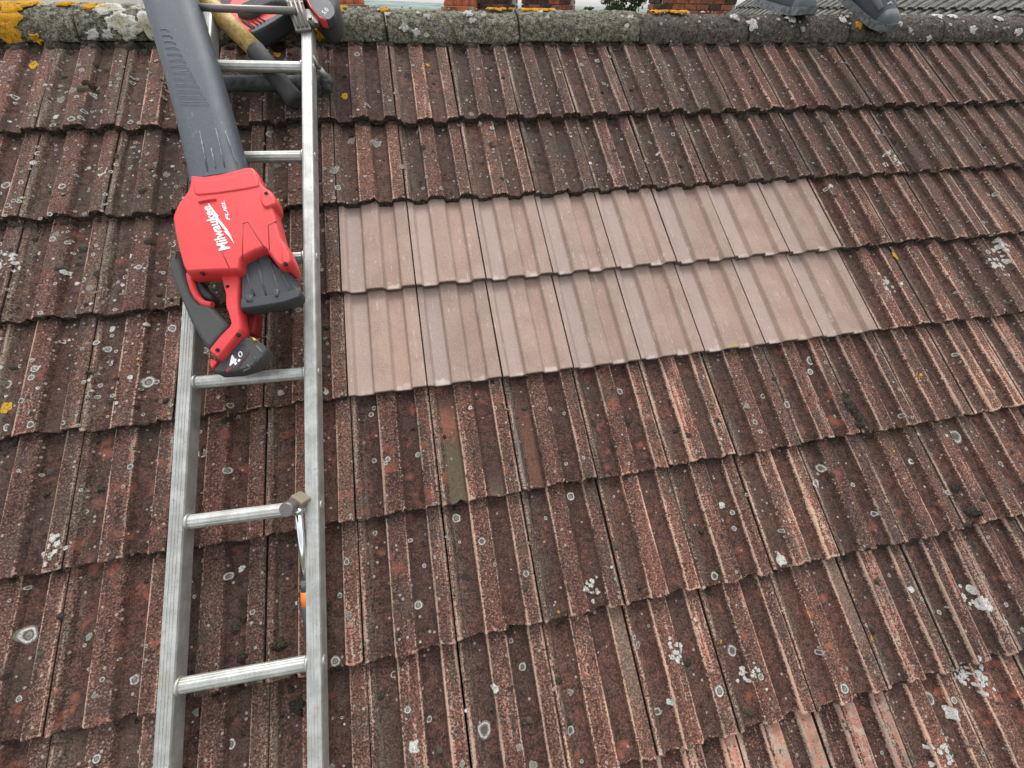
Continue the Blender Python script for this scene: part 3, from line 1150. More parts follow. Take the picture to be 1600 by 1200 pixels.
# ------------------------------------------------------------------ roof ladder
lad = empty('roof_ladder', tilt=True)
tag(lad, 'worn aluminium roof ladder lying up the slope left of the new tiles', 'ladder')
LB = Vector((-0.036, -1.0, -0.042)).normalized()       # down the ladder, in (u, -v, h)
LA = Vector((1.0, -0.036, 0.0))
LA = (LA - LB * LA.dot(LB)).normalized()
LC = LA.cross(-LB).normalized()
LO = Vector((-0.169, 0.0, 0.111))                       # middle of the top faces at v = 0


def L(a, b, c):
    return LO + LA * a + LB * b + LC * c


for side in (-1, 1):
    mb = MB()
    b0, b1 = (-0.235, 3.4) if side > 0 else (-0.42, 3.4)
    mb.box(L(side * 0.136, (b0 + b1) / 2, -0.0225), (0.030, b1 - b0, 0.045), (LA, -LB, LC), 0.0055)
    # shallow grip flutes along the top face
    for q in (-0.006, 0.0, 0.006):
        mb.box(L(side * 0.136 + q, (b0 + b1) / 2, 0.0003), (0.0016, b1 - b0 - 0.02, 0.0012), (LA, -LB, LC))
    mb.build('stile', M_ALU, lad)
rb = [-0.085 + 0.311 * i for i in range(-1, 11)]
for i, b in enumerate(rb):
    if i == 0:
        continue
    vs, fs = [], []
    n = 36
    for a in (-0.123, 0.123):
        for q in range(n):
            w = 2 * math.pi * q / n
            top = math.sin(w) > 0.1
            rr = 0.0150 * (0.955 if (q % 3 == 0 and top) else 1.0)
            vs.append(L(a, b + rr * math.cos(w), -0.018 + rr * 0.9 * math.sin(w)))
    for q in range(n):
        fs.append((q, (q + 1) % n, n + (q + 1) % n, n + q))
    me = mesh('rung', vs, fs, M_ALU)
    fix_normals(me)
    o = obj('rung', me, lad)
    for side in (-1, 1):
        mb = MB()
        mb.tube([L(side * 0.150, b, -0.018), L(side * 0.1535, b, -0.018)], [0.011, 0.008], 18)
        mb.build('rivet', M_ALU, o)
        mb = MB()
        mb.tube([L(side * 0.1225, b, -0.018), L(side * 0.117, b, -0.018)], [0.0185, 0.0165], 20)
        mb.build('rung_collar', M_ALU, o)

# hook kit at the top of the ladder
hook = empty('ridge_hook', lad)
mb = MB()
mb.tube([at(298, 10, 0.158), at(340, 13, 0.158), at(462, 17, 0.150)], 0.0092, 14)
mb.build('steel_rod', M_STEEL, hook)
mb = MB()
p0, p1, p2 = at(458, -55, 0.12), at(461, 5, 0.15), at(474, 46, 0.125)
for a, b in ((p0, p1), (p1, p2)):
    t = (b - a).normalized()
    s = t.cross(Vector((0, 0, 1))).normalized()
    mb.box((a + b) / 2, (0.045, (b - a).length + 0.012, 0.010), (s, t, s.cross(t)), 0.002)
    for q in (-0.012, 0.0, 0.012):
        mb.tube([a + s * q + Vector((0, 0, 0.006)), b + s * q + Vector((0, 0, 0.006))], 0.0045, 8)
mb.build('strap_bracket', M_STEEL, hook)
mb = MB()
p = at(487, 36, 0.128)
mb.tube([p - LC * 0.01, p + LC * 0.012], 0.010, 6)
mb.tube([p + LC * 0.012, p + LC * 0.018], 0.006, 10)
mb.build('bolt', M_STEEL, hook)
mb = MB()
mb.box(at(485, 28, 0.118), (0.05, 0.055, 0.012), (LA, -LB, LC), 0.002)
mb.build('bracket_plate', M_STEEL, hook)
mb = MB()
pa, pb = at(300, 131, 0.024), at(511, 131, 0.024)
mb.tube([pa, pb], 0.0215, 20)
mb.build('bearing_bar', M_BLK, hook)
mb = MB()
mb.tube([pb + Vector((-0.012, 0, 0.0)), pb + Vector((0.012, 0.0, 0.0))], 0.0245, 18)
mb.tube([pb + Vector((0, 0, 0)), at(509, 119, 0.055)], [0.02, 0.014], 12)
mb.build('end_cap', M_BLK, hook)
mb = MB()
mb.tube([at(509, 120, 0.052), at(499, 107, 0.080)], 0.0085, 12)
mb.build('stay_tube', M_ALU, hook)
mb = MB()
mb.tube([at(499, 107, 0.080), at(488, 88, 0.100)], 0.006, 10)
mb.tube([at(484, 60, 0.110), at(493, 86, 0.085), at(491, 108, 0.070)], 0.0018, 6)
mb.build('stay_wire', M_STEEL, hook)
# left bracket down by the left stile
mb = MB()
mb.box(at(328, 75, 0.09), (0.030, 0.11, 0.012), (LA, -LB, LC), 0.003)
mb.build('stile_bracket', M_ALU, hook)

# ------------------------------------------------------------------ shells traced at their own height


def inset(poly, d):
    n = len(poly)
    area = sum(poly[i].x * poly[(i + 1) % n].y - poly[(i + 1) % n].x * poly[i].y for i in range(n))
    sg = 1 if area > 0 else -1
    out = []
    for i in range(n):
        a, b, c = poly[i - 1], poly[i], poly[(i + 1) % n]
        e1 = Vector((b.x - a.x, b.y - a.y)).normalized()
        e2 = Vector((c.x - b.x, c.y - b.y)).normalized()
        n1 = Vector((-e1.y, e1.x)) * sg
        n2 = Vector((-e2.y, e2.x)) * sg
        m = n1 + n2
        if m.length < 0.2:
            m = n1
        m.normalize()
        kq = d / max(0.55, m.dot(n1))
        out.append(Vector((b.x + m.x * kq, b.y + m.y * kq, b.z)))
    return out


def smooth_poly(pts, it=1, keep=0.25):
    """round the corners a little (one Chaikin cut)"""
    for _ in range(it):
        o2 = []
        n = len(pts)
        for i in range(n):
            a, b = pts[i], pts[(i + 1) % n]
            o2.append((a[0] + (b[0] - a[0]) * keep, a[1] + (b[1] - a[1]) * keep))
            o2.append((b[0] - (b[0] - a[0]) * keep, b[1] - (b[1] - a[1]) * keep))
        pts = o2
    return pts


def shell(name, px, h_low, h_mid, h_top, ins, mat, parent, cut=0.2, tilt=0.0):
    px = smooth_poly(px, 1, cut) if cut else px
    poly = [at(x, y, h_mid) for x, y in px]
    vc = sum(p.y for p in poly) / len(poly)
    rings = [(inset(poly, ins * 0.6), h_low), (poly, h_low + 0.25 * (h_mid - h_low)), (poly, h_mid)]
    hgt = h_top - h_mid
    for q in (0.35, 0.7, 1.0):
        rings.append((inset(poly, ins * (1 - math.cos(q * math.pi / 2))), h_mid + hgt * math.sin(q * math.pi / 2)))
    n = len(poly)
    vs, fs, sm = [], [], []
    for ring, h in rings:
        vs += [Vector((p.x, p.y, h + tilt * (p.y - vc))) for p in ring]
    for k2 in range(len(rings) - 1):
        for i in range(n):
            i2 = (i + 1) % n
            fs.append((k2 * n + i, k2 * n + i2, (k2 + 1) * n + i2, (k2 + 1) * n + i))
            sm.append(True)
    for tri in tessellate_polygon([[Vector((p.x, p.y, 0)) for p in poly]]):
        fs.append(tuple(tri))
        sm.append(False)
    for tri in tessellate_polygon([[Vector((p.x, p.y, 0)) for p in rings[-1][0]]]):
        fs.append(tuple((len(rings) - 1) * n + i for i in tri))
        sm.append(False)
    mb = MB()
    mb.v, mb.f, mb.sm = vs, fs, sm
    return mb.build(name, mat, parent)


def text_mesh(s, shear=0.0, bold=0.0):
    cu = bpy.data.curves.new('lettering', 'FONT')
    cu.body = s
    cu.size = 1.0
    cu.shear = shear
    cu.resolution_u = 3
    cu.offset = bold
    ob = bpy.data.objects.new('lettering', cu)
    COL.objects.link(ob)
    bpy.context.view_layer.update()
    dg = bpy.context.evaluated_depsgraph_get()
    me = bpy.data.meshes.new_from_object(ob.evaluated_get(dg))
    vs = [v.co.copy() for v in me.vertices]
    fs = [tuple(p.vertices) for p in me.polygons]
    bpy.data.objects.remove(ob)
    bpy.data.meshes.remove(me)
    return vs, fs


def lettering(s, p0, p1, cap0, cap1, h, mat, parent, shear=0.0, bold=0.0, flip=1):
    """letters from pixel p0 to p1 along the baseline, cap heights in pixels at both ends"""
    vs, fs = text_mesh(s, shear, bold)
    x0, x1 = min(v.x for v in vs), max(v.x for v in vs)
    y1 = 0.70
    d = Vector((p1[0] - p0[0], p1[1] - p0[1]))
    up = Vector((d.y, -d.x)).normalized()
    out = []
    for v in vs:
        q = (v.x - x0) / (x1 - x0)
        cap = cap0 + (cap1 - cap0) * q
        out.append(at(p0[0] + d.x * q + up.x * cap * v.y / y1, p0[1] + d.y * q + up.y * cap * v.y / y1, h))
    me = mesh('lettering', out, fs, mat)
    return obj('lettering', me, parent)


# ------------------------------------------------------------------ leaf blower on the ladder
blow = empty('leaf_blower', tilt=True)
tag(blow, 'red and black cordless leaf blower lying on the upper part of the ladder', 'leaf blower')
# nozzle: a flattened, slightly flared tube
mbn = MB()
secs = [((304, 300), (392, 286), 0.150), ((301, 276), (386, 262), 0.150), ((283, 200), (366, 190), 0.152), ((262, 120), (344, 112), 0.154), ((241, 50), (323, 46), 0.156),
        ((226, 0), (309, -3), 0.157), ((212, -45), (297, -48), 0.158)]
n = 28
ringsv = []
for (l, r_, h) in secs:
    a, b = at(l[0], l[1], h), at(r_[0], r_[1], h)
    c = (a + b) / 2
    hw = (b - a).length / 2
    ax = (b - a).normalized()
    ring = []
    for q in range(n):
        w = 2 * math.pi * q / n
        cw, sw = math.cos(w), math.sin(w)
        ring.append(c + ax * hw * math.copysign(abs(cw) ** 0.55, cw) + Vector((0, 0, 1)) * 0.040 * math.copysign(min(1.0, abs(sw) ** 0.6 * 1.04), sw))
    ringsv.append(ring)
vs = [p for ring in ringsv for p in ring]
fs = []
for k2 in range(len(secs) - 1):
    for q in range(n):
        q2 = (q + 1) % n
        fs.append((k2 * n + q, k2 * n + q2, (k2 + 1) * n + q2, (k2 + 1) * n + q))
b = len(vs)
for ring in (ringsv[-1],):
    c = sum(ring, Vector()) / n
    vs += [c + (p - c) * 0.9 for p in ring]
    e = (len(secs) - 1) * n
    for q in range(n):
        q2 = (q + 1) % n
        fs.append((e + q, e + q2, b + q2, b + q))
me = mesh('nozzle', vs, fs, M_NOZ, True)
fix_normals(me)
nz = obj('nozzle', me, blow)
for i in range(13):         # moulded grip bars on the top of the nozzle
    y = 44 + i * 9.5
    x0 = 246 + (y - 44) * 0.27
    w = 10 + i * 2.6
    mb = MB()
    a, b = at(x0 + 4, y + 2, 0.1955), at(x0 + 4 + w, y + 1, 0.1968)
    mb.tube([a, b, b + (at(x0 + 9 + w, y + 7, 0.1955) - b) * 0.8], 0.0007, 6)
    mb.build('grip_bar', M_NOZL, nz)
for x0, y0, x1, y1 in ((312, 205, 324, 266), (337, 200, 351, 260), (352, 205, 371, 258), (330, 232, 337, 262)):
    mb = MB()
    mb.tube([at(x0, y0, 0.1915), at(x1, y1, 0.1912)], 0.0013, 6)
    mb.build('moulding_line', M_NOZL, nz)

body_px = [(303, 280), (322, 282), (345, 279), (368, 274), (388, 268), (400, 268), (407, 276), (413, 292), (419, 299), (428, 304), (434, 313), (436, 323),
           (432, 331), (437, 350), (444, 378), (452, 388), (457, 402), (459, 413), (455, 419), (441, 423), (432, 413), (417, 393), (400, 400), (382, 410), (381, 428),
           (350, 429), (322, 430), (297, 432), (291, 420), (285, 398), (279, 372), (275, 346), (283, 326), (300, 303)]
bd = shell('body_shell', body_px, 0.142, 0.176, 0.192, 0.0065, M_RED, blow, 0.12)
shell('lower_shell', [(312, 300), (400, 290), (425, 330), (436, 395), (418, 385), (380, 395), (345, 412), (305, 415), (288, 350)], 0.085, 0.13, 0.150, 0.008, M_BLK, blow, 0.15)
arm_px = [(344, 405), (382, 405), (381, 440), (379, 470), (381, 497), (385, 520), (366, 543), (348, 566), (334, 556), (332, 550), (350, 528), (366, 512), (362, 497),
          (357, 483), (357, 466), (353, 450), (348, 432)]
shell('battery_arm', arm_px, 0.128, 0.150, 0.168, 0.006, M_RED, blow, 0.15)
shell('foot_tip', [(332, 561), (346, 567), (334, 581), (330, 570)], 0.10, 0.13, 0.14, 0.003, M_RED, blow, 0.15)
shell('collar', [(303, 281), (322, 283), (345, 280), (368, 275), (388, 269), (399, 269), (404, 282), (406, 292), (380, 297), (340, 303), (305, 306)],
      0.17, 0.1915, 0.1945, 0.003, M_RED, blow, 0.12)
shell('side_lobe', [(414, 300), (428, 305), (433, 314), (435, 323), (427, 327), (416, 330), (410, 322), (408, 308)], 0.15, 0.186, 0.197, 0.005, M_RED, blow)
shell('side_lobe', [(441, 387), (450, 388), (456, 402), (458, 412), (452, 418), (443, 416)], 0.13, 0.186, 0.197, 0.004, M_RED, blow)
shell('logo_step', [(309, 312), (338, 310), (339, 313), (322, 315), (311, 318)], 0.18, 0.1925, 0.1965, 0.002, M_RED, blow)
shell('second_foot', [(381, 486), (405, 484), (401, 518), (396, 524), (384, 520)], 0.09, 0.115, 0.125, 0.003, M_REDDK, blow)
for a in ([(380, 349), (379, 380), (379, 408)], [(380, 349), (388, 347), (402, 370), (417, 392)], [(345, 391), (350, 400), (358, 418)], [(433, 345), (419, 352), (421, 390)]):
    mb = MB()
    mb.tube([at(x, y, 0.1918) for x, y in a], 0.0012, 6)  # raised thread coloured as the shade of a recessed groove
    mb.build('seam_shade', M_REDDK, bd)
for x, y, h in ((300, 313, 0.186), (416, 302, 0.1972), (287, 369, 0.186), (446, 412, 0.1972), (316, 427, 0.186), (356, 448, 0.167), (372, 523, 0.171), (340, 547, 0.169)):
    mb = MB()
    p = at(x, y, h)
    mb.tube([p - Vector((0, 0, 0.004)), p + Vector((0, 0, 0.0012))], 0.0042, 14)  # solid dark disc, its colour standing for the shade in a hole
    mb.build('screw_hole_shade', M_HOLE_SHADE, blow)
shell('intake', [(381, 408), (400, 399), (417, 393), (432, 413), (441, 423), (454, 420), (463, 446), (471, 455), (471, 464), (448, 474), (400, 481), (380, 484)],
      0.125, 0.150, 0.166, 0.006, M_BLK, blow, 0.1)
shell('intake_rim', [(379, 470), (400, 468), (445, 460), (469, 453), (473, 459), (472, 468), (448, 477), (400, 485), (379, 487)], 0.135, 0.158, 0.171, 0.004, M_BLK, blow, 0.1)
mb = MB()
for a in ([(402, 402), (409, 440), (416, 462)], [(384, 420), (390, 445), (398, 462)], [(421, 402), (434, 450), (436, 460)], [(440, 424), (450, 446), (455, 456)]):
    mb.tube([at(x, y, 0.166) for x, y in a], 0.0022, 8)
mb.build('intake_rib', M_BLK, blow)
for a in ([(384, 462), (392, 461), (396, 470), (386, 472)], [(428, 454), (435, 452), (436, 463), (430, 464)]):
    shell('intake_clip', a, 0.15, 0.170, 0.175, 0.002, M_BLK, blow, 0)
shell('handle', [(286, 392), (277, 402), (271, 413), (271, 427), (279, 452), (292, 481), (304, 510), (326, 546), (334, 554), (366, 514), (352, 500), (338, 484), (331, 480),
                 (318, 479), (307, 467), (299, 445), (291, 418)], 0.112, 0.138, 0.156, 0.010, M_RUB, blow)
shell('trigger', [(306, 436), (314, 436), (322, 450), (337, 464), (331, 472), (318, 468), (309, 452)], 0.11, 0.135, 0.145, 0.005, M_BLK, blow)
mb = MB()
mb.tube([at(x, y, 0.150) for x, y in ((297, 428), (299, 440), (303, 453), (309, 465), (318, 474), (332, 477))], 0.0075, 12)
mb.build('trigger_guard', M_RED, blow)
bt = shell('battery', [(384, 528), (398, 531), (412, 538), (420, 549), (410, 566), (397, 576), (372, 583), (342, 585), (336, 581), (347, 567), (366, 545)], 0.108, 0.138, 0.148, 0.004, M_RUB, blow, 0.08)
for a in ([(400, 540), (411, 552), (403, 566)], [(396, 556), (400, 562), (394, 570)], [(386, 570), (391, 575), (380, 580)]):
    mb = MB()
    mb.tube([at(x, y, 0.148) for x, y in a], 0.0022, 6)
    mb.build('battery_rib', M_BLK, bt)
shell('battery_label', [(383, 533), (391, 548), (372, 574), (347, 581), (343, 577), (352, 566), (368, 548)], 0.13, 0.1478, 0.1488, 0.001, M_BLK, bt, 0)
shell('battery_latch', [(394, 527), (399, 529), (402, 532), (397, 533)], 0.13, 0.1485, 0.152, 0.001, M_YDOT, bt, 0)
lettering('4.', (362, 575), (376, 562), 14, 14, 0.1494, M_WHT, bt, 0.2, 0.03)
lettering('0', (375, 559), (381, 554), 8, 8, 0.1494, M_WHT, bt, 0.2)
mb = MB()
mb.tube([at(x, y, 0.1492) for x, y in ((353, 582), (372, 575), (388, 552), (385, 544))], 0.0007, 5)
mb.build('label_line', M_REDDK, bt)
lettering('XC', (354, 582), (362, 575), 4, 4, 0.1494, M_RED, bt, 0.2)
lettering('Milwaukee', (359.5, 388), (326.5, 320), 17.5, 12.5, 0.1929, M_WHT, bd, 0.3, 0.022)
lettering('FUEL', (359.5, 344), (350, 313), 5.0, 5.0, 0.1929, M_WHT, bd, 0.3, 0.02)
bolt_c = [(455, 405), (470, 412), (548, 515), (578, 548), (562, 556), (668, 690), (704, 750), (752, 860), (690, 772), (632, 715), (652, 712), (545, 580), (512, 524), (530, 528)]
bp = [at(260 + x / 7.06, 260 + y / 7.06, 0.1930) for x, y in bolt_c]
me = mesh('bolt_mark', bp, [tuple(range(len(bp)))], M_WHT)
obj('bolt_mark', me, bd)

# ------------------------------------------------------------------ hammer hanging on a rung
ham = empty('claw_hammer', tilt=True)
tag(ham, 'steel hammer with orange and black grip, its head resting on a ladder rung', 'hammer')
mb = MB()
c0, c1 = at(446, 797, 0.108), at(470, 783, 0.062)
ax = (c1 - c0).normalized()
mb.tube([c0, c0 + ax * 0.004, c0 + ax * 0.020], [0.0145, 0.0155, 0.0155], 20)
mb.build('face', M_STEEL, ham)
mb = MB()
sx = ax.cross(Vector((0, 0, 1))).normalized()
mb.tube([c0 + ax * 0.018, c0 + ax * 0.026], [0.0125, 0.0125], 16)
mb.box(c0 + ax * 0.042, (0.034, 0.032, 0.034), (ax, sx, ax.cross(sx)), 0.004)
mb.box(c0 + ax * 0.066, (0.024, 0.022, 0.018), (ax, sx, ax.cross(sx)), 0.004)
mb.build('head', M_BRASSY, ham)
s0, s1, s2 = at(466, 794, 0.080), at(477, 908, 0.045), at(491, 1015, 0.018)
mb = MB()
mb.tube([s0, s0 + (s1 - s0) * 0.07], 0.0095, 14)
mb.build('ferrule', M_CHROME, ham)
mb = MB()
mb.tube([s0, s1], [0.0078, 0.0062], 14)
mb.build('shaft', M_CHROME, ham)
mb = MB()
mb.tube([s1 - (s1 - s0) * 0.02, s1 + (s2 - s1) * 0.14], [0.009, 0.0105], 14)
mb.build('grip_collar', M_BLK, ham)
mb = MB()
mb.tube([s1 + (s2 - s1) * 0.14, s1 + (s2 - s1) * 0.25, s1 + (s2 - s1) * 0.40], [0.0115, 0.0135, 0.0125], 16)
mb.build('grip_band', M_ORANGE, ham)
mb = MB()
mb.tube([s1 + (s2 - s1) * 0.34, s1 + (s2 - s1) * 0.6, s1 + (s2 - s1) * 0.9, s2], [0.0128, 0.0138, 0.015, 0.012], 16)
mb.build('grip', M_BLK, ham)

# ------------------------------------------------------------------ long-handled tool under the rung
pk = empty('hand_axe', tilt=True)
tag(pk, 'yellow wooden tool handle with black rubber grip slanting under the top rung', 'axe')
w0, w1 = at(325, 6, 0.112), at(401, 80, 0.082)
g1 = at(462, 158, 0.030)
mb = MB()
mb.tube([w0 + (w0 - w1) * 0.35, w0, w0 + (w1 - w0) * 0.5, w1], [0.029, 0.028, 0.026, 0.026], 18)
mb.build('wooden_handle', M_WOOD, pk)
mb = MB()
mb.tube([w1 - (w1 - w0) * 0.02, w1 + (g1 - w1) * 0.3, w1 + (g1 - w1) * 0.75, w1 + (g1 - w1) * 0.93, g1, g1 + (g1 - w1) * 0.04],
        [0.0275, 0.027, 0.026, 0.029, 0.030, 0.018], 18)
mb.build('rubber_grip', M_RUB, pk)
mb = MB()
hd = w0 + (w0 - w1) * 0.40
mb.box(hd, (0.13, 0.035, 0.03), None, 0.005)
mb.build('head', M_STEEL, pk)

# ------------------------------------------------------------------ cordless drill lying across the ridge
dr = empty('cordless_drill', tilt=True)
tag(dr, 'red and grey cordless power tool with battery lying on the ridge between the ladder stiles', 'power tool')
shell('motor_housing', [(347, 34), (350, 20), (362, 10), (372, -15), (470, -25), (472, 4), (462, 22), (440, 35), (415, 50), (395, 59), (376, 60), (360, 52)],
      0.058, 0.085, 0.100, 0.012, M_RED, dr)
shell('bottom_edge_shadow', [(402, 44), (450, 22), (461, 20), (440, 36), (415, 51), (398, 59), (392, 57)], 0.05, 0.088, 0.1005, 0.004, M_BLK, dr)  # black shell standing in for the shadow along the housing's bottom edge
shell('gear_case', [(370, 24), (374, 12), (396, 2), (425, -14), (458, -16), (466, -2), (448, 10), (430, 8), (412, 16), (402, 26), (385, 30)], 0.06, 0.104, 0.114, 0.007, M_RUB, dr)
shell('handle_grip', [(432, -18), (470, -22), (476, 0), (468, 16), (452, 14), (438, 10)], 0.05, 0.106, 0.120, 0.010, M_BLK, dr)
for i in range(4):
    a, b = at(389 + i * 5.5, 36 - i * 3.0, 0.1012), at(397 + i * 5.5, 42 - i * 3.0, 0.1012)
    mb = MB()
    mb.tube([a, b], 0.0022, 6)  # raised dark bar painted as the shade inside a slot
    mb.build('slot_shade', M_REDDK, dr)
mb = MB()
mb.tube([at(380, 33, 0.101), at(392, 42, 0.1005), at(401, 49, 0.096)], 0.004, 8)
mb.build('band', M_RUB, dr)
bb = shell('battery', [(474, -22), (522, -24), (530, 2), (531, 17), (526, 31), (512, 36), (499, 30), (484, 12), (472, -4)], 0.05, 0.115, 0.135, 0.010, M_RUB, dr)
shell('battery_face', [(476, -16), (500, -16), (522, 10), (524, 24), (514, 33), (500, 27), (486, 12)], 0.11, 0.1345, 0.137, 0.002, M_BLK, bb)
shell('battery_stripe', [(474, -10), (486, -2), (503, 20), (512, 34), (500, 30), (484, 12)], 0.11, 0.132, 0.1362, 0.002, M_RED, bb, 0.1)
lettering('5.0', (507, 23), (514, 16), 7, 7, 0.1376, M_WHT, bb, 0.0)

# ------------------------------------------------------------------ person standing on the ridge (only the shoes reach into the picture)
M_SHOE = plastic('shoe_mesh', (0.045, 0.051, 0.060), 0.7, (0.20, 0.21, 0.22), 0.4)
M_SHOEP = plastic('shoe_panel', (0.150, 0.140, 0.165), 0.75, (0.3, 0.29, 0.32), 0.3)
M_SOLE = plastic('shoe_sole', (0.070, 0.080, 0.086), 0.55, (0.30, 0.31, 0.31), 0.6)
M_LACE = NT('shoe_lace').out((0.55, 0.57, 0.58), 0.8)
M_TROUSER = plastic('work_trousers', (0.028, 0.030, 0.036), 0.9, (0.08, 0.08, 0.08), 0.3)
M_SKIN = NT('skin').out((0.45, 0.24, 0.17), 0.55)
M_HAIR = NT('dark_hair').out((0.03, 0.02, 0.015), 0.7)

per = empty('person', loc=(1.85, RY + 0.1, RZB + RH))
tag(per, 'person in grey trainers standing on the ridge, only the shoes in view', 'person')
PL = Vector(per.location)


def shoe(toe, heel_dir, up, parent):
    """toe tip at the ground line, heel_dir from toe to heel"""
    f = heel_dir.normalized()
    s = f.cross(up).normalized()
    up = s.cross(f).normalized()
    LN = 0.29
    secs = [(0.0, 0.012, 0.018), (0.02, 0.028, 0.036), (0.07, 0.042, 0.050), (0.18, 0.050, 0.060), (0.34, 0.051, 0.072), (0.5, 0.046, 0.092), (0.62, 0.040, 0.108), (0.8, 0.038, 0.110), (0.95, 0.034, 0.108), (1.0, 0.020, 0.085)]
    n = 20

    def loft(lo, hi, z0, zf, wf, name, mat):
        vs, fs = [], []
        rows = [q for q in secs if lo <= q[0] <= hi]
        for (q, w, hh) in rows:
            c = toe + f * (q * LN)
            for i in range(n + 1):
                t = math.pi * i / n
                x = w * wf * math.copysign(abs(math.cos(t)) ** 0.65, math.cos(t))
                z = z0 + (hh * zf - z0) * abs(math.sin(t)) ** 0.7
                vs.append(c + s * x + up * z)
        m = n + 1
        for k2 in range(len(rows) - 1):
            for i in range(n):
                fs.append((k2 * m + i, k2 * m + i + 1, (k2 + 1) * m + i + 1, (k2 + 1) * m + i))
            fs.append((k2 * m, (k2 + 1) * m, (k2 + 1) * m + n, k2 * m + n))
        fs.append(tuple(range(m)))
        fs.append(tuple((len(rows) - 1) * m + i for i in range(m)))
        me = mesh(name, [p - PL for p in vs], fs, mat, True)
        fix_normals(me)
        return obj(name, me, parent)

    loft(0.0, 1.0, 0.018, 1.0, 1.0, 'shoe_upper', M_SHOE)
    loft(0.0, 0.18, 0.010, 1.03, 1.045, 'toe_cap', M_SOLE)
    # sole
    vs, fs = [], []
    for (q, w, hh) in secs:
        c = toe + f * (q * LN * 1.02 - 0.004)
        spring = 0.012 * max(0, 1 - q / 0.2) ** 2
        for x in (-1, 1):
            for z in (0.0, 0.024):
                vs.append(c + s * (x * (w + 0.005)) + up * (z + spring))
    for k2 in range(len(secs) - 1):
        a, b2 = k2 * 4, k2 * 4 + 4
        fs += [(a, b2, b2 + 1, a + 1), (a + 2, a + 3, b2 + 3, b2 + 2), (a + 1, b2 + 1, b2 + 3, a + 3), (a, a + 2, b2 + 2, b2)]
    fs += [(0, 1, 3, 2), (len(vs) - 4, len(vs) - 2, len(vs) - 1, len(vs) - 3)]
    me = mesh('shoe_sole', [p - PL for p in vs], fs, M_SOLE)
    fix_normals(me)
    obj('shoe_sole', me, parent)
    # tongue panel and laces
    mb = MB()
    for q, hh in ((0.27, 0.069), (0.34, 0.075), (0.41, 0.084), (0.48, 0.092), (0.55, 0.101)):
        c = toe + f * (q * LN) + up * hh - PL
        mb.tube([c - s * 0.024 - up * 0.010, c + up * 0.001, c + s * 0.024 - up * 0.010], 0.0028, 6)
    mb.build('lace', M_LACE, parent)
    mb = MB()
    for sd_ in (-1, 1):
        c = toe + f * (0.24 * LN) + up * 0.052 - PL
        mb.tube([c + s * sd_ * 0.040, c + f * 0.05 + s * sd_ * 0.036 + up * 0.012, c + f * 0.10 + s * sd_ * 0.032 + up * 0.03], [0.010, 0.013, 0.010], 8)
    mb.build('shoe_panel', M_SHOEP, parent)
    return toe + f * (0.78 * LN) + up * 0.085


toeL = atY(1268, 24, 0.300)
ankL = shoe(Vector((toeL.x, 0.318, RZB + RH * 0.86)), Vector((-0.10, 1.0, 0.13)), Vector((0, 0, 1)), per)
toeR = atY(1384, 51, 0.275)
ankR = shoe(Vector((toeR.x, 0.262, toeR.z - 0.004)), Vector((-0.20, 1.0, 0.42)), Vector((0, -0.35, 1)), per)
# body: one continuous skinned figure in work clothes
bv = []
be = []
br = []


def joint(p, r, prev=None):
    bv.append(Vector(p) - PL)
    br.append(r)
    if prev is not None:
        be.append((prev, len(bv) - 1))
    return len(bv) - 1


hipc = Vector((1.86, 0.66, 1.20))
pel = joint(hipc, 0.15)
for sgn, an in ((-1, ankL), (1, ankR)):
    hp = hipc + Vector((sgn * 0.10, 0, -0.06))
    kn = (hp + an) / 2 + Vector((sgn * 0.02, -0.07, 0.02))
    a = joint(hp, 0.10, pel)
    a = joint((hp + kn) / 2, 0.088, a)
    a = joint(kn, 0.066, a)
    a = joint((kn * 0.55 + an * 0.45), 0.064, a)
    joint(an + Vector((0, 0.0, 0.02)), 0.052, a)
sp1 = joint(hipc + Vector((0, -0.01, 0.25)), 0.145, pel)
sp2 = joint(hipc + Vector((0, -0.03, 0.45)), 0.15, sp1)
nk = joint(hipc + Vector((0, -0.04, 0.58)), 0.060, sp2)
for sgn in (-1, 1):
    sh = joint(hipc + Vector((sgn * 0.20, -0.03, 0.47)), 0.070, sp2)
    el = joint(hipc + Vector((sgn * 0.27, -0.01, 0.18)), 0.050, sh)
    wr = joint(hipc + Vector((sgn * 0.26, -0.12, -0.05)), 0.034, el)
    pm = joint(hipc + Vector((sgn * 0.255, -0.15, -0.13)), 0.036, wr)
    for q in range(4):
        fa = joint(hipc + Vector((sgn * 0.25, -0.175 + q * 0.019, -0.18 - 0.008 * (q in (1, 2)))), 0.0095, pm)
        joint(hipc + Vector((sgn * 0.238, -0.175 + q * 0.019, -0.215 - 0.010 * (q in (1, 2)))), 0.008, fa)
    fa = joint(hipc + Vector((sgn * 0.235, -0.185, -0.13)), 0.010, pm)
    joint(hipc + Vector((sgn * 0.225, -0.195, -0.165)), 0.009, fa)
me = bpy.data.meshes.new('body')
me.from_pydata([tuple(v) for v in bv], be, [])
me.materials.append(M_TROUSER)
bo = obj('body', me, per)
md = bo.modifiers.new('skin', 'SKIN')
for i, sv in enumerate(me.skin_vertices[0].data):
    sv.radius = (br[i], br[i])
    sv.use_root = (i == 0)
md.use_smooth_shade = True
ms = bo.modifiers.new('sub', 'SUBSURF')
ms.levels = ms.render_levels = 1
mb = MB()
hc = hipc + Vector((0, -0.06, 0.74)) - PL
prof_h = [(-0.125, 0.045), (-0.10, 0.060), (-0.06, 0.070), (0.0, 0.078), (0.05, 0.076), (0.09, 0.060), (0.115, 0.030), (0.12, 0.004)]
mb.tube([hc + Vector((0, 0, z)) for z, _ in prof_h], [q for _, q in prof_h], 18, True, (1.0, 1.18))
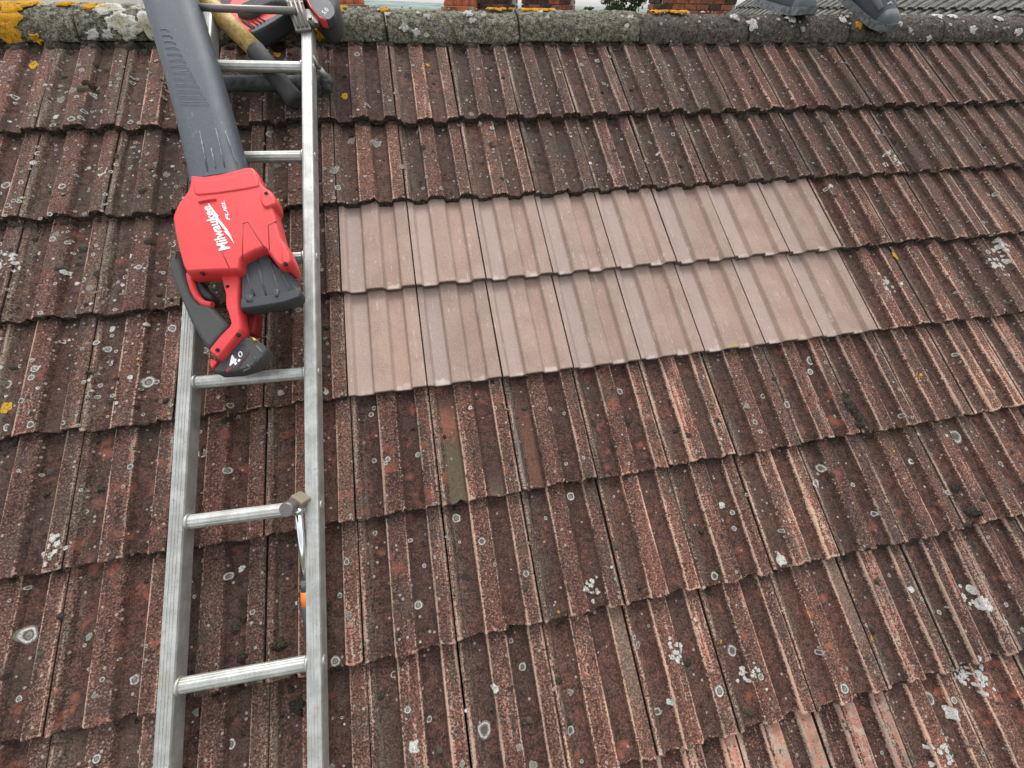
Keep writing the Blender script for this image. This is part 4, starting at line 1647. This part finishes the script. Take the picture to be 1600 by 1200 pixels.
mb.tube([hc + Vector((0, -0.080, 0.0)), hc + Vector((0, -0.105, -0.028)), hc + Vector((0, -0.082, -0.036))], [0.008, 0.014, 0.012], 8)
for sgn in (-1, 1):
    mb.tube([hc + Vector((sgn * 0.074, 0.0, -0.03)), hc + Vector((sgn * 0.086, 0.008, 0.0)), hc + Vector((sgn * 0.074, 0.0, 0.03))], [0.006, 0.012, 0.006], 8)
mb.tube([hc + Vector((0, 0.03, -0.17)), hc + Vector((0, 0.015, -0.10))], 0.052, 14)
mb.build('head', M_SKIN, per)
mb = MB()
mb.tube([hc + Vector((0, 0.012, z)) for z in (0.03, 0.06, 0.095, 0.118, 0.128)], [0.086, 0.084, 0.070, 0.042, 0.006], 18, True, (1.0, 1.16))
mb.build('hair', M_HAIR, per)

# ------------------------------------------------------------------ the house under the roof, ground and surroundings
GZ = -6.4


def brick_material(name, c0, c1, mortar, scale=1.0):
    k = NT(name)
    tc = k.n('ShaderNodeTexCoord')
    bk = k.n('ShaderNodeTexBrick')
    mp = k.n('ShaderNodeMapping')
    mp.inputs['Rotation'].default_value = (math.radians(90), 0, 0)
    k.l(tc.outputs['Object'], mp.inputs[0])
    k.l(mp.outputs[0], bk.inputs[0])
    bk.inputs['Scale'].default_value = 1.0
    bk.inputs['Brick Width'].default_value = 0.225
    bk.inputs['Row Height'].default_value = 0.075
    bk.inputs['Mortar Size'].default_value = 0.006
    bk.inputs['Color1'].default_value = (*c0, 1)
    bk.inputs['Color2'].default_value = (*c1, 1)
    bk.inputs['Mortar'].default_value = (*mortar, 1)
    return k.out(bk.outputs[0], 0.9)


def noisy(name, c0, c1, scale, rough=0.9, bump=0.4, dist=0.01):
    k = NT(name)
    pos = k.n('ShaderNodeNewGeometry').outputs['Position']
    a = k.noise(pos, scale, 5, 0.65)
    base = k.mix(k.sstep(a, 0.35, 0.65), c0, c1)
    k.bump(a, bump, dist)
    return k.out(base, rough, 0, 0.2)


M_BRICKW = brick_material('house_brick', (0.24, 0.10, 0.07), (0.30, 0.13, 0.085), (0.35, 0.32, 0.28))
M_BRICK = noisy('chimney_brick', (0.16, 0.062, 0.043), (0.33, 0.125, 0.07), 9)
M_BRICKO = noisy('chimney_brick_orange', (0.38, 0.13, 0.05), (0.52, 0.20, 0.07), 12)
M_BRICKD = noisy('chimney_brick_sooty', (0.035, 0.028, 0.024), (0.10, 0.055, 0.04), 9)
M_MORT2 = noisy('chimney_mortar', (0.32, 0.30, 0.26), (0.42, 0.40, 0.36), 30)
M_POT = noisy('terracotta_pot', (0.30, 0.085, 0.05), (0.44, 0.14, 0.075), 14)
M_LEAD = noisy('lead_flashing', (0.14, 0.15, 0.17), (0.24, 0.25, 0.27), 10, 0.5)
M_SLATE = noisy('house_roof_tiles', (0.10, 0.065, 0.055), (0.17, 0.11, 0.09), 7)
M_REND = noisy('pale_render', (0.55, 0.52, 0.47), (0.65, 0.62, 0.56), 3)
M_GLASS = NT('window_glass').out((0.03, 0.035, 0.04), 0.08, 0, 0.6)
M_WFRAME = NT('white_frame').out((0.75, 0.75, 0.74), 0.4)

gmat = noisy('garden_ground', (0.05, 0.075, 0.03), (0.11, 0.12, 0.065), 0.25)
me = mesh('ground', [(-4000, -4000, GZ), (4000, -4000, GZ), (4000, 4000, GZ), (-4000, 4000, GZ)], [(0, 1, 2, 3)], gmat)
tag(obj('ground', me), kind='structure')

hw = MB()
hw.box((1.6, 0.417, (GZ - 2.25) / 2 - 0.0), (11.6, 7.0, -GZ - 2.25))
o = hw.build('house_wall', M_BRICKW)
tag(o, 'red brick wall of the house under the tiled roof', 'wall', kind='structure')

# hills on the horizon
hv, hf = [], []
rnd = random.Random(9)
NX = 120
for i in range(NX + 1):
    x = -3600 + 7200 * i / NX
    hh = -2 + 9 * (0.5 + 0.5 * mnoise.noise(Vector((x / 900, 1.3, 0)))) + 3 * mnoise.noise(Vector((x / 160, 7, 0)))
    hh += 11 * math.exp(-((x + 160) / 260.0) ** 2)
    hv += [(x, 1500, GZ - 1), (x, 1900, hh * 0.8), (x, 2300, hh), (x, 3200, GZ - 1)]
for i in range(NX):
    for q in range(3):
        a = i * 4 + q
        hf.append((a, a + 4, a + 5, a + 1))
hm = noisy('hill_woods', (0.10, 0.14, 0.13), (0.20, 0.24, 0.22), 0.012, 1.0, 0, 1)
me = mesh('hills', hv, hf, hm, True)
fix_normals(me)
tag(obj('hills', me), kind='structure')


# chimney stacks with their bricks
def brick_mesh(w, d, h):
    m2 = MB()
    m2.box((0, 0, 0), (w, d, h), None, 0.004)
    me = mesh('brick', m2.v, m2.f, None)
    fix_normals(me)
    return me


BR = {}
for nm, m in (('a', M_BRICK), ('o', M_BRICKO), ('d', M_BRICKD)):
    me = brick_mesh(0.215, 0.05, 0.063)
    me.materials.append(m)
    BR[nm] = me
crnd = random.Random(31)


def chimney(parent, x, y, w, d, zt, kinds, courses=9, flare=False, pots=()):
    """stack whose brickwork is laid down from zt; parent sits at the origin"""
    core = MB()
    hc_ = courses * 0.075
    core.box((x, y, zt - hc_ / 2), (w, d, hc_))
    co = core.build('chimney_stack', M_MORT2, parent)
    core = MB()
    core.box((x, y, zt - hc_ - 0.9), (w + 0.04, d + 0.04, 1.8))
    core.build('stack_base', M_BRICKW, co)
    for c in range(courses):
        z = zt - 0.0375 - c * 0.075
        ex = 0.03 * max(0, 3 - c) if flare else 0.0
        off = 0.1125 if c % 2 else 0.0
        nx = int((w + 2 * ex) / 0.225)
        for i in range(nx + 1):
            bx = x - (w / 2 + ex) + 0.1075 + i * 0.225 - off * 0.5
            if abs(bx - x) > w / 2 + ex - 0.05:
                continue
            o = obj('brick', BR[crnd.choice(kinds)], co)
            o.location = (bx, y - d / 2 - ex - 0.012, z)
        ny = int(d / 0.225)
        for i in range(ny):
            for sgn in (-1, 1):
                o = obj('brick', BR[crnd.choice(kinds)], co)
                o.location = (x + sgn * (w / 2 + ex + 0.012), y - d / 2 + 0.15 + i * 0.225, z)
                o.rotation_euler = (0, 0, math.pi / 2)
    for px_, hp in pots:
        m2 = MB()
        m2.tube([(px_, y, zt - 0.02), (px_, y, zt + 0.06), (px_, y, zt + 0.07), (px_, y, zt + hp - 0.06), (px_, y, zt + hp - 0.05), (px_, y, zt + hp)],
                [0.105, 0.105, 0.09, 0.075, 0.09, 0.09], 16)
        m2.build('chimney_pot', M_POT, co)
    return co


def house(name, label, x0, x1, y0, depth, ridge_z, eave_drop, wallm, roofm):
    h = empty(name)
    tag(h, label, 'house', 'houses beyond the ridge')
    ez = ridge_z - eave_drop
    m2 = MB()
    m2.box(((x0 + x1) / 2, y0 + depth / 2, (GZ + ez) / 2), (x1 - x0, depth, ez - GZ))
    wl = m2.build('wall', wallm, h)
    m2 = MB()
    ym = y0 + depth / 2
    e = 0.3
    a = [(x0 - 0.1, y0 - e, ez - 0.1), (x1 + 0.1, y0 - e, ez - 0.1), (x1 + 0.1, ym, ridge_z), (x0 - 0.1, ym, ridge_z), (x0 - 0.1, y0 + depth + e, ez - 0.1), (x1 + 0.1, y0 + depth + e, ez - 0.1)]
    lo = [(p[0], p[1], p[2] - 0.15) for p in a]
    m2.add(a + lo, [(0, 1, 2, 3), (3, 2, 5, 4), (6, 9, 8, 7), (9, 10, 11, 8), (0, 6, 7, 1), (4, 5, 11, 10), (1, 7, 8, 2), (2, 8, 11, 5), (0, 3, 9, 6), (3, 4, 10, 9)])
    m2.build('roof', roofm, h)
    nW = max(2, int((x1 - x0) / 2.2))
    for fl in (0, 1):
        for i in range(nW):
            wx = x0 + (x1 - x0) * (i + 0.5) / nW
            wz = GZ + 1.6 + fl * 2.5
            if wz + 0.7 > ez:
                continue
            m2 = MB()
            for dx, dz, sx_, sz in ((-0.55, 0, 0.08, 1.3), (0.55, 0, 0.08, 1.3), (0, 0.61, 1.02, 0.08), (0, -0.61, 1.02, 0.08), (0, 0, 0.05, 1.14)):
                m2.box((wx + dx, y0 - 0.02, wz + dz), (sx_, 0.09, sz))
            wf = m2.build('window_frame', M_WFRAME, h)
            m2 = MB()
            m2.box((wx, y0 - 0.005, wz), (1.02, 0.02, 1.14))
            m2.build('pane', M_GLASS, wf)
    return h


PXM = 868.0


def bx_at(px, depth):
    return atY(px, 8, CAM.y + depth).x


HY = 9.0
hA = house('terraced_house', 'brick terraced house behind the ridge with three small red chimney pots', bx_at(430, 11.5), bx_at(660, 11.5), HY, 7.0, -0.25, 1.9, M_BRICKW, M_SLATE)
chimney(hA, bx_at(545, 10.6), HY, 0.62, 0.5, 0.262, 'aao', 6, False, [(bx_at(532, 10.6), 0.36), (bx_at(547, 10.6), 0.36), (bx_at(561, 10.6), 0.36)])
hB = house('terraced_house', 'brick terraced house behind the ridge with two broad dark brick chimneys', bx_at(665, 11.5), bx_at(935, 11.5), HY, 7.0, -0.25, 1.9, M_BRICKW, M_SLATE)
chimney(hB, bx_at(716, 10.6), HY, 0.55, 0.45, 0.255, 'aao', 5, False, [(bx_at(702, 10.6), 0.36), (bx_at(715, 10.6), 0.36), (bx_at(728, 10.6), 0.36), (bx_at(738, 10.6), 0.30)])
chimney(hB, bx_at(775, 10.8), HY + 0.2, 0.70, 0.5, 0.75, 'dda', 12, True)
chimney(hB, bx_at(856, 10.8), HY + 0.2, 0.92, 0.5, 1.05, 'daad', 14)
hD = house('terraced_house', 'brick house near the dark roof, with a wide orange and brown chimney', bx_at(1000, 9.5), bx_at(1155, 9.5), HY - 2.0, 6.0, -0.2, 1.9, M_BRICKW, M_SLATE)
chimney(hD, bx_at(1080, 8.9), HY - 2.0 + 0.3, 1.35, 0.5, 1.0, 'aada', 14)
hE = house('detached_house', 'pale rendered house with a brown roof behind the left end of the ridge', bx_at(60, 16), bx_at(330, 16), 13.5, 7.0, 0.33, 2.0, M_REND, M_SLATE)

hF = house('detached_house', 'white rendered house at the far left beyond the ridge', bx_at(-420, 13), bx_at(48, 13), 11.5, 6.0, 2.2, 1.2, M_REND, M_SLATE)

# cross wing on the right: dark grey tiles climbing to the right
kk = NT('wing_tile_grey')
pos_ = kk.n('ShaderNodeNewGeometry').outputs['Position']
a_ = kk.noise(pos_, 22, 5, 0.7)
b_ = kk.noise(pos_, 160, 4, 0.7)
bs_ = kk.mix(kk.sstep(a_, 0.35, 0.65), (0.075, 0.073, 0.064), (0.165, 0.160, 0.140))
bs_ = kk.mix(kk.math('MULTIPLY', kk.sstep(b_, 0.56, 0.68), 0.5), bs_, (0.33, 0.32, 0.28))
kk.bump(kk.math('ADD', a_, b_), 0.8, 0.004)
M_WING = kk.out(bs_, 0.92, 0, 0.2)
wing = empty('wing_roof')
tag(wing, 'dark grey tiled roof slope rising behind the ridge at the right', 'roof')
WB = Vector((2.75, 5.35, -0.95))
WU = Vector((math.cos(PITCH), 0, math.sin(PITCH)))
WN = Vector((-math.sin(PITCH), 0, math.cos(PITCH)))
wm = Matrix((Vector((0, -1, 0)), WU, WN)).transposed()
WME = [tile_mesh('roof_tile', LEN, 80 + i, 0.0015, (M_WING, M_TAIL_OLD)) for i in range(3)]
for r in range(4, 14):
    for c in range(21):
        o = obj('roof_tile', WME[crnd.randrange(3)], wing)
        m4 = wm.to_4x4()
        m4.translation = WB + WU * (r * 0.301) + Vector((0, -1, 0)) * (c * TW)
        o.matrix_local = m4
m2 = MB()
cB = WB + WU * 2.2 + Vector((0, -2.2, 0)) - WN * 0.07
m2.box(cB, (4.4, 4.6, 0.05), (Vector((0, -1, 0)), WU, WN))
m2.build('underlay', M_FELT, wing)
m2 = MB()
m2.box((5.2, 3.15, -3.6), (3.6, 4.3, 5.4))
m2.build('wall', M_BRICKW, wing)


# trees
def leaf_mat(name, c0, c1):
    k = NT(name)
    oi = k.n('ShaderNodeNewGeometry')
    a = k.noise(oi.outputs['Position'], 0.9, 3)
    return k.out(k.mix(k.sstep(a, 0.3, 0.7), c0, c1), 0.8, 0, 0.2)


M_BARK = noisy('bark', (0.07, 0.055, 0.04), (0.12, 0.10, 0.08), 6)
LM = [leaf_mat('leaves_olive', (0.06, 0.075, 0.02), (0.14, 0.13, 0.035)), leaf_mat('leaves_dark', (0.03, 0.05, 0.02), (0.07, 0.095, 0.035))]


def tree(label, x, y, h, w, lm, seed):
    rnd = random.Random(seed)
    t = empty('broadleaf_tree', loc=(x, y, GZ))
    tag(t, label, 'tree', 'trees beyond the houses')
    m2 = MB()
    m2.tube([(0, 0, 0), (0.1, 0, h * 0.3), (0.0, 0.1, h * 0.6), (0.05, 0, h * 0.85)], [0.28, 0.22, 0.13, 0.04], 10)
    for i in range(7):
        a = rnd.uniform(0, 6.28)
        z = h * rnd.uniform(0.3, 0.65)
        m2.tube([(0, 0, z), (math.cos(a) * w * 0.25, math.sin(a) * w * 0.25, z + h * 0.12), (math.cos(a) * w * 0.42, math.sin(a) * w * 0.42, z + h * 0.18)], [0.09, 0.06, 0.02], 7)
    m2.build('trunk', M_BARK, t)
    vs, fs = [], []
    lobes = []
    for i in range(26):
        a, q = rnd.uniform(0, 6.28), math.sqrt(rnd.random())
        z = rnd.uniform(0.30, 0.95)
        rr = w * 0.5 * math.sin(min(1, (1.02 - z) / 0.5) * math.pi / 2)
        lobes.append((math.cos(a) * q * rr, math.sin(a) * q * rr, z * h, rnd.uniform(0.10, 0.2) * w))
    for lx, ly, lz, lr in lobes:
        for _ in range(240):
            d = Vector((rnd.gauss(0, 1), rnd.gauss(0, 1), rnd.gauss(0, 0.8))).normalized() * lr * rnd.uniform(0.5, 1.1)
            p = Vector((lx, ly, lz)) + d
            a = Vector((rnd.gauss(0, 1), rnd.gauss(0, 1), rnd.gauss(0, 1))).normalized()
            b2 = a.cross(Vector((rnd.gauss(0, 1), rnd.gauss(0, 1), rnd.gauss(0, 1)))).normalized()
            sz = rnd.uniform(0.06, 0.13)
            q = len(vs)
            vs += [p - a * sz, p + b2 * sz * 0.5, p + a * sz, p - b2 * sz * 0.5]
            fs.append((q, q + 1, q + 2, q + 3))
    obj('crown', mesh('crown', vs, fs, lm), t)


for i, (px_, dep, h, w, q, lb) in enumerate([(953, 30, 7.6, 2.2, 0, 'olive green tree between the two brick chimneys'), (985, 27, 8.3, 2.4, 1, 'dark green tree close to the left of the wide orange chimney'),
                                          (919, 42, 7.1, 1.5, 1, 'small dark treetop just right of the dark brick chimney')]):
    tree(lb, bx_at(px_, dep), CAM.y + dep, h, w, LM[q], 60 + i)
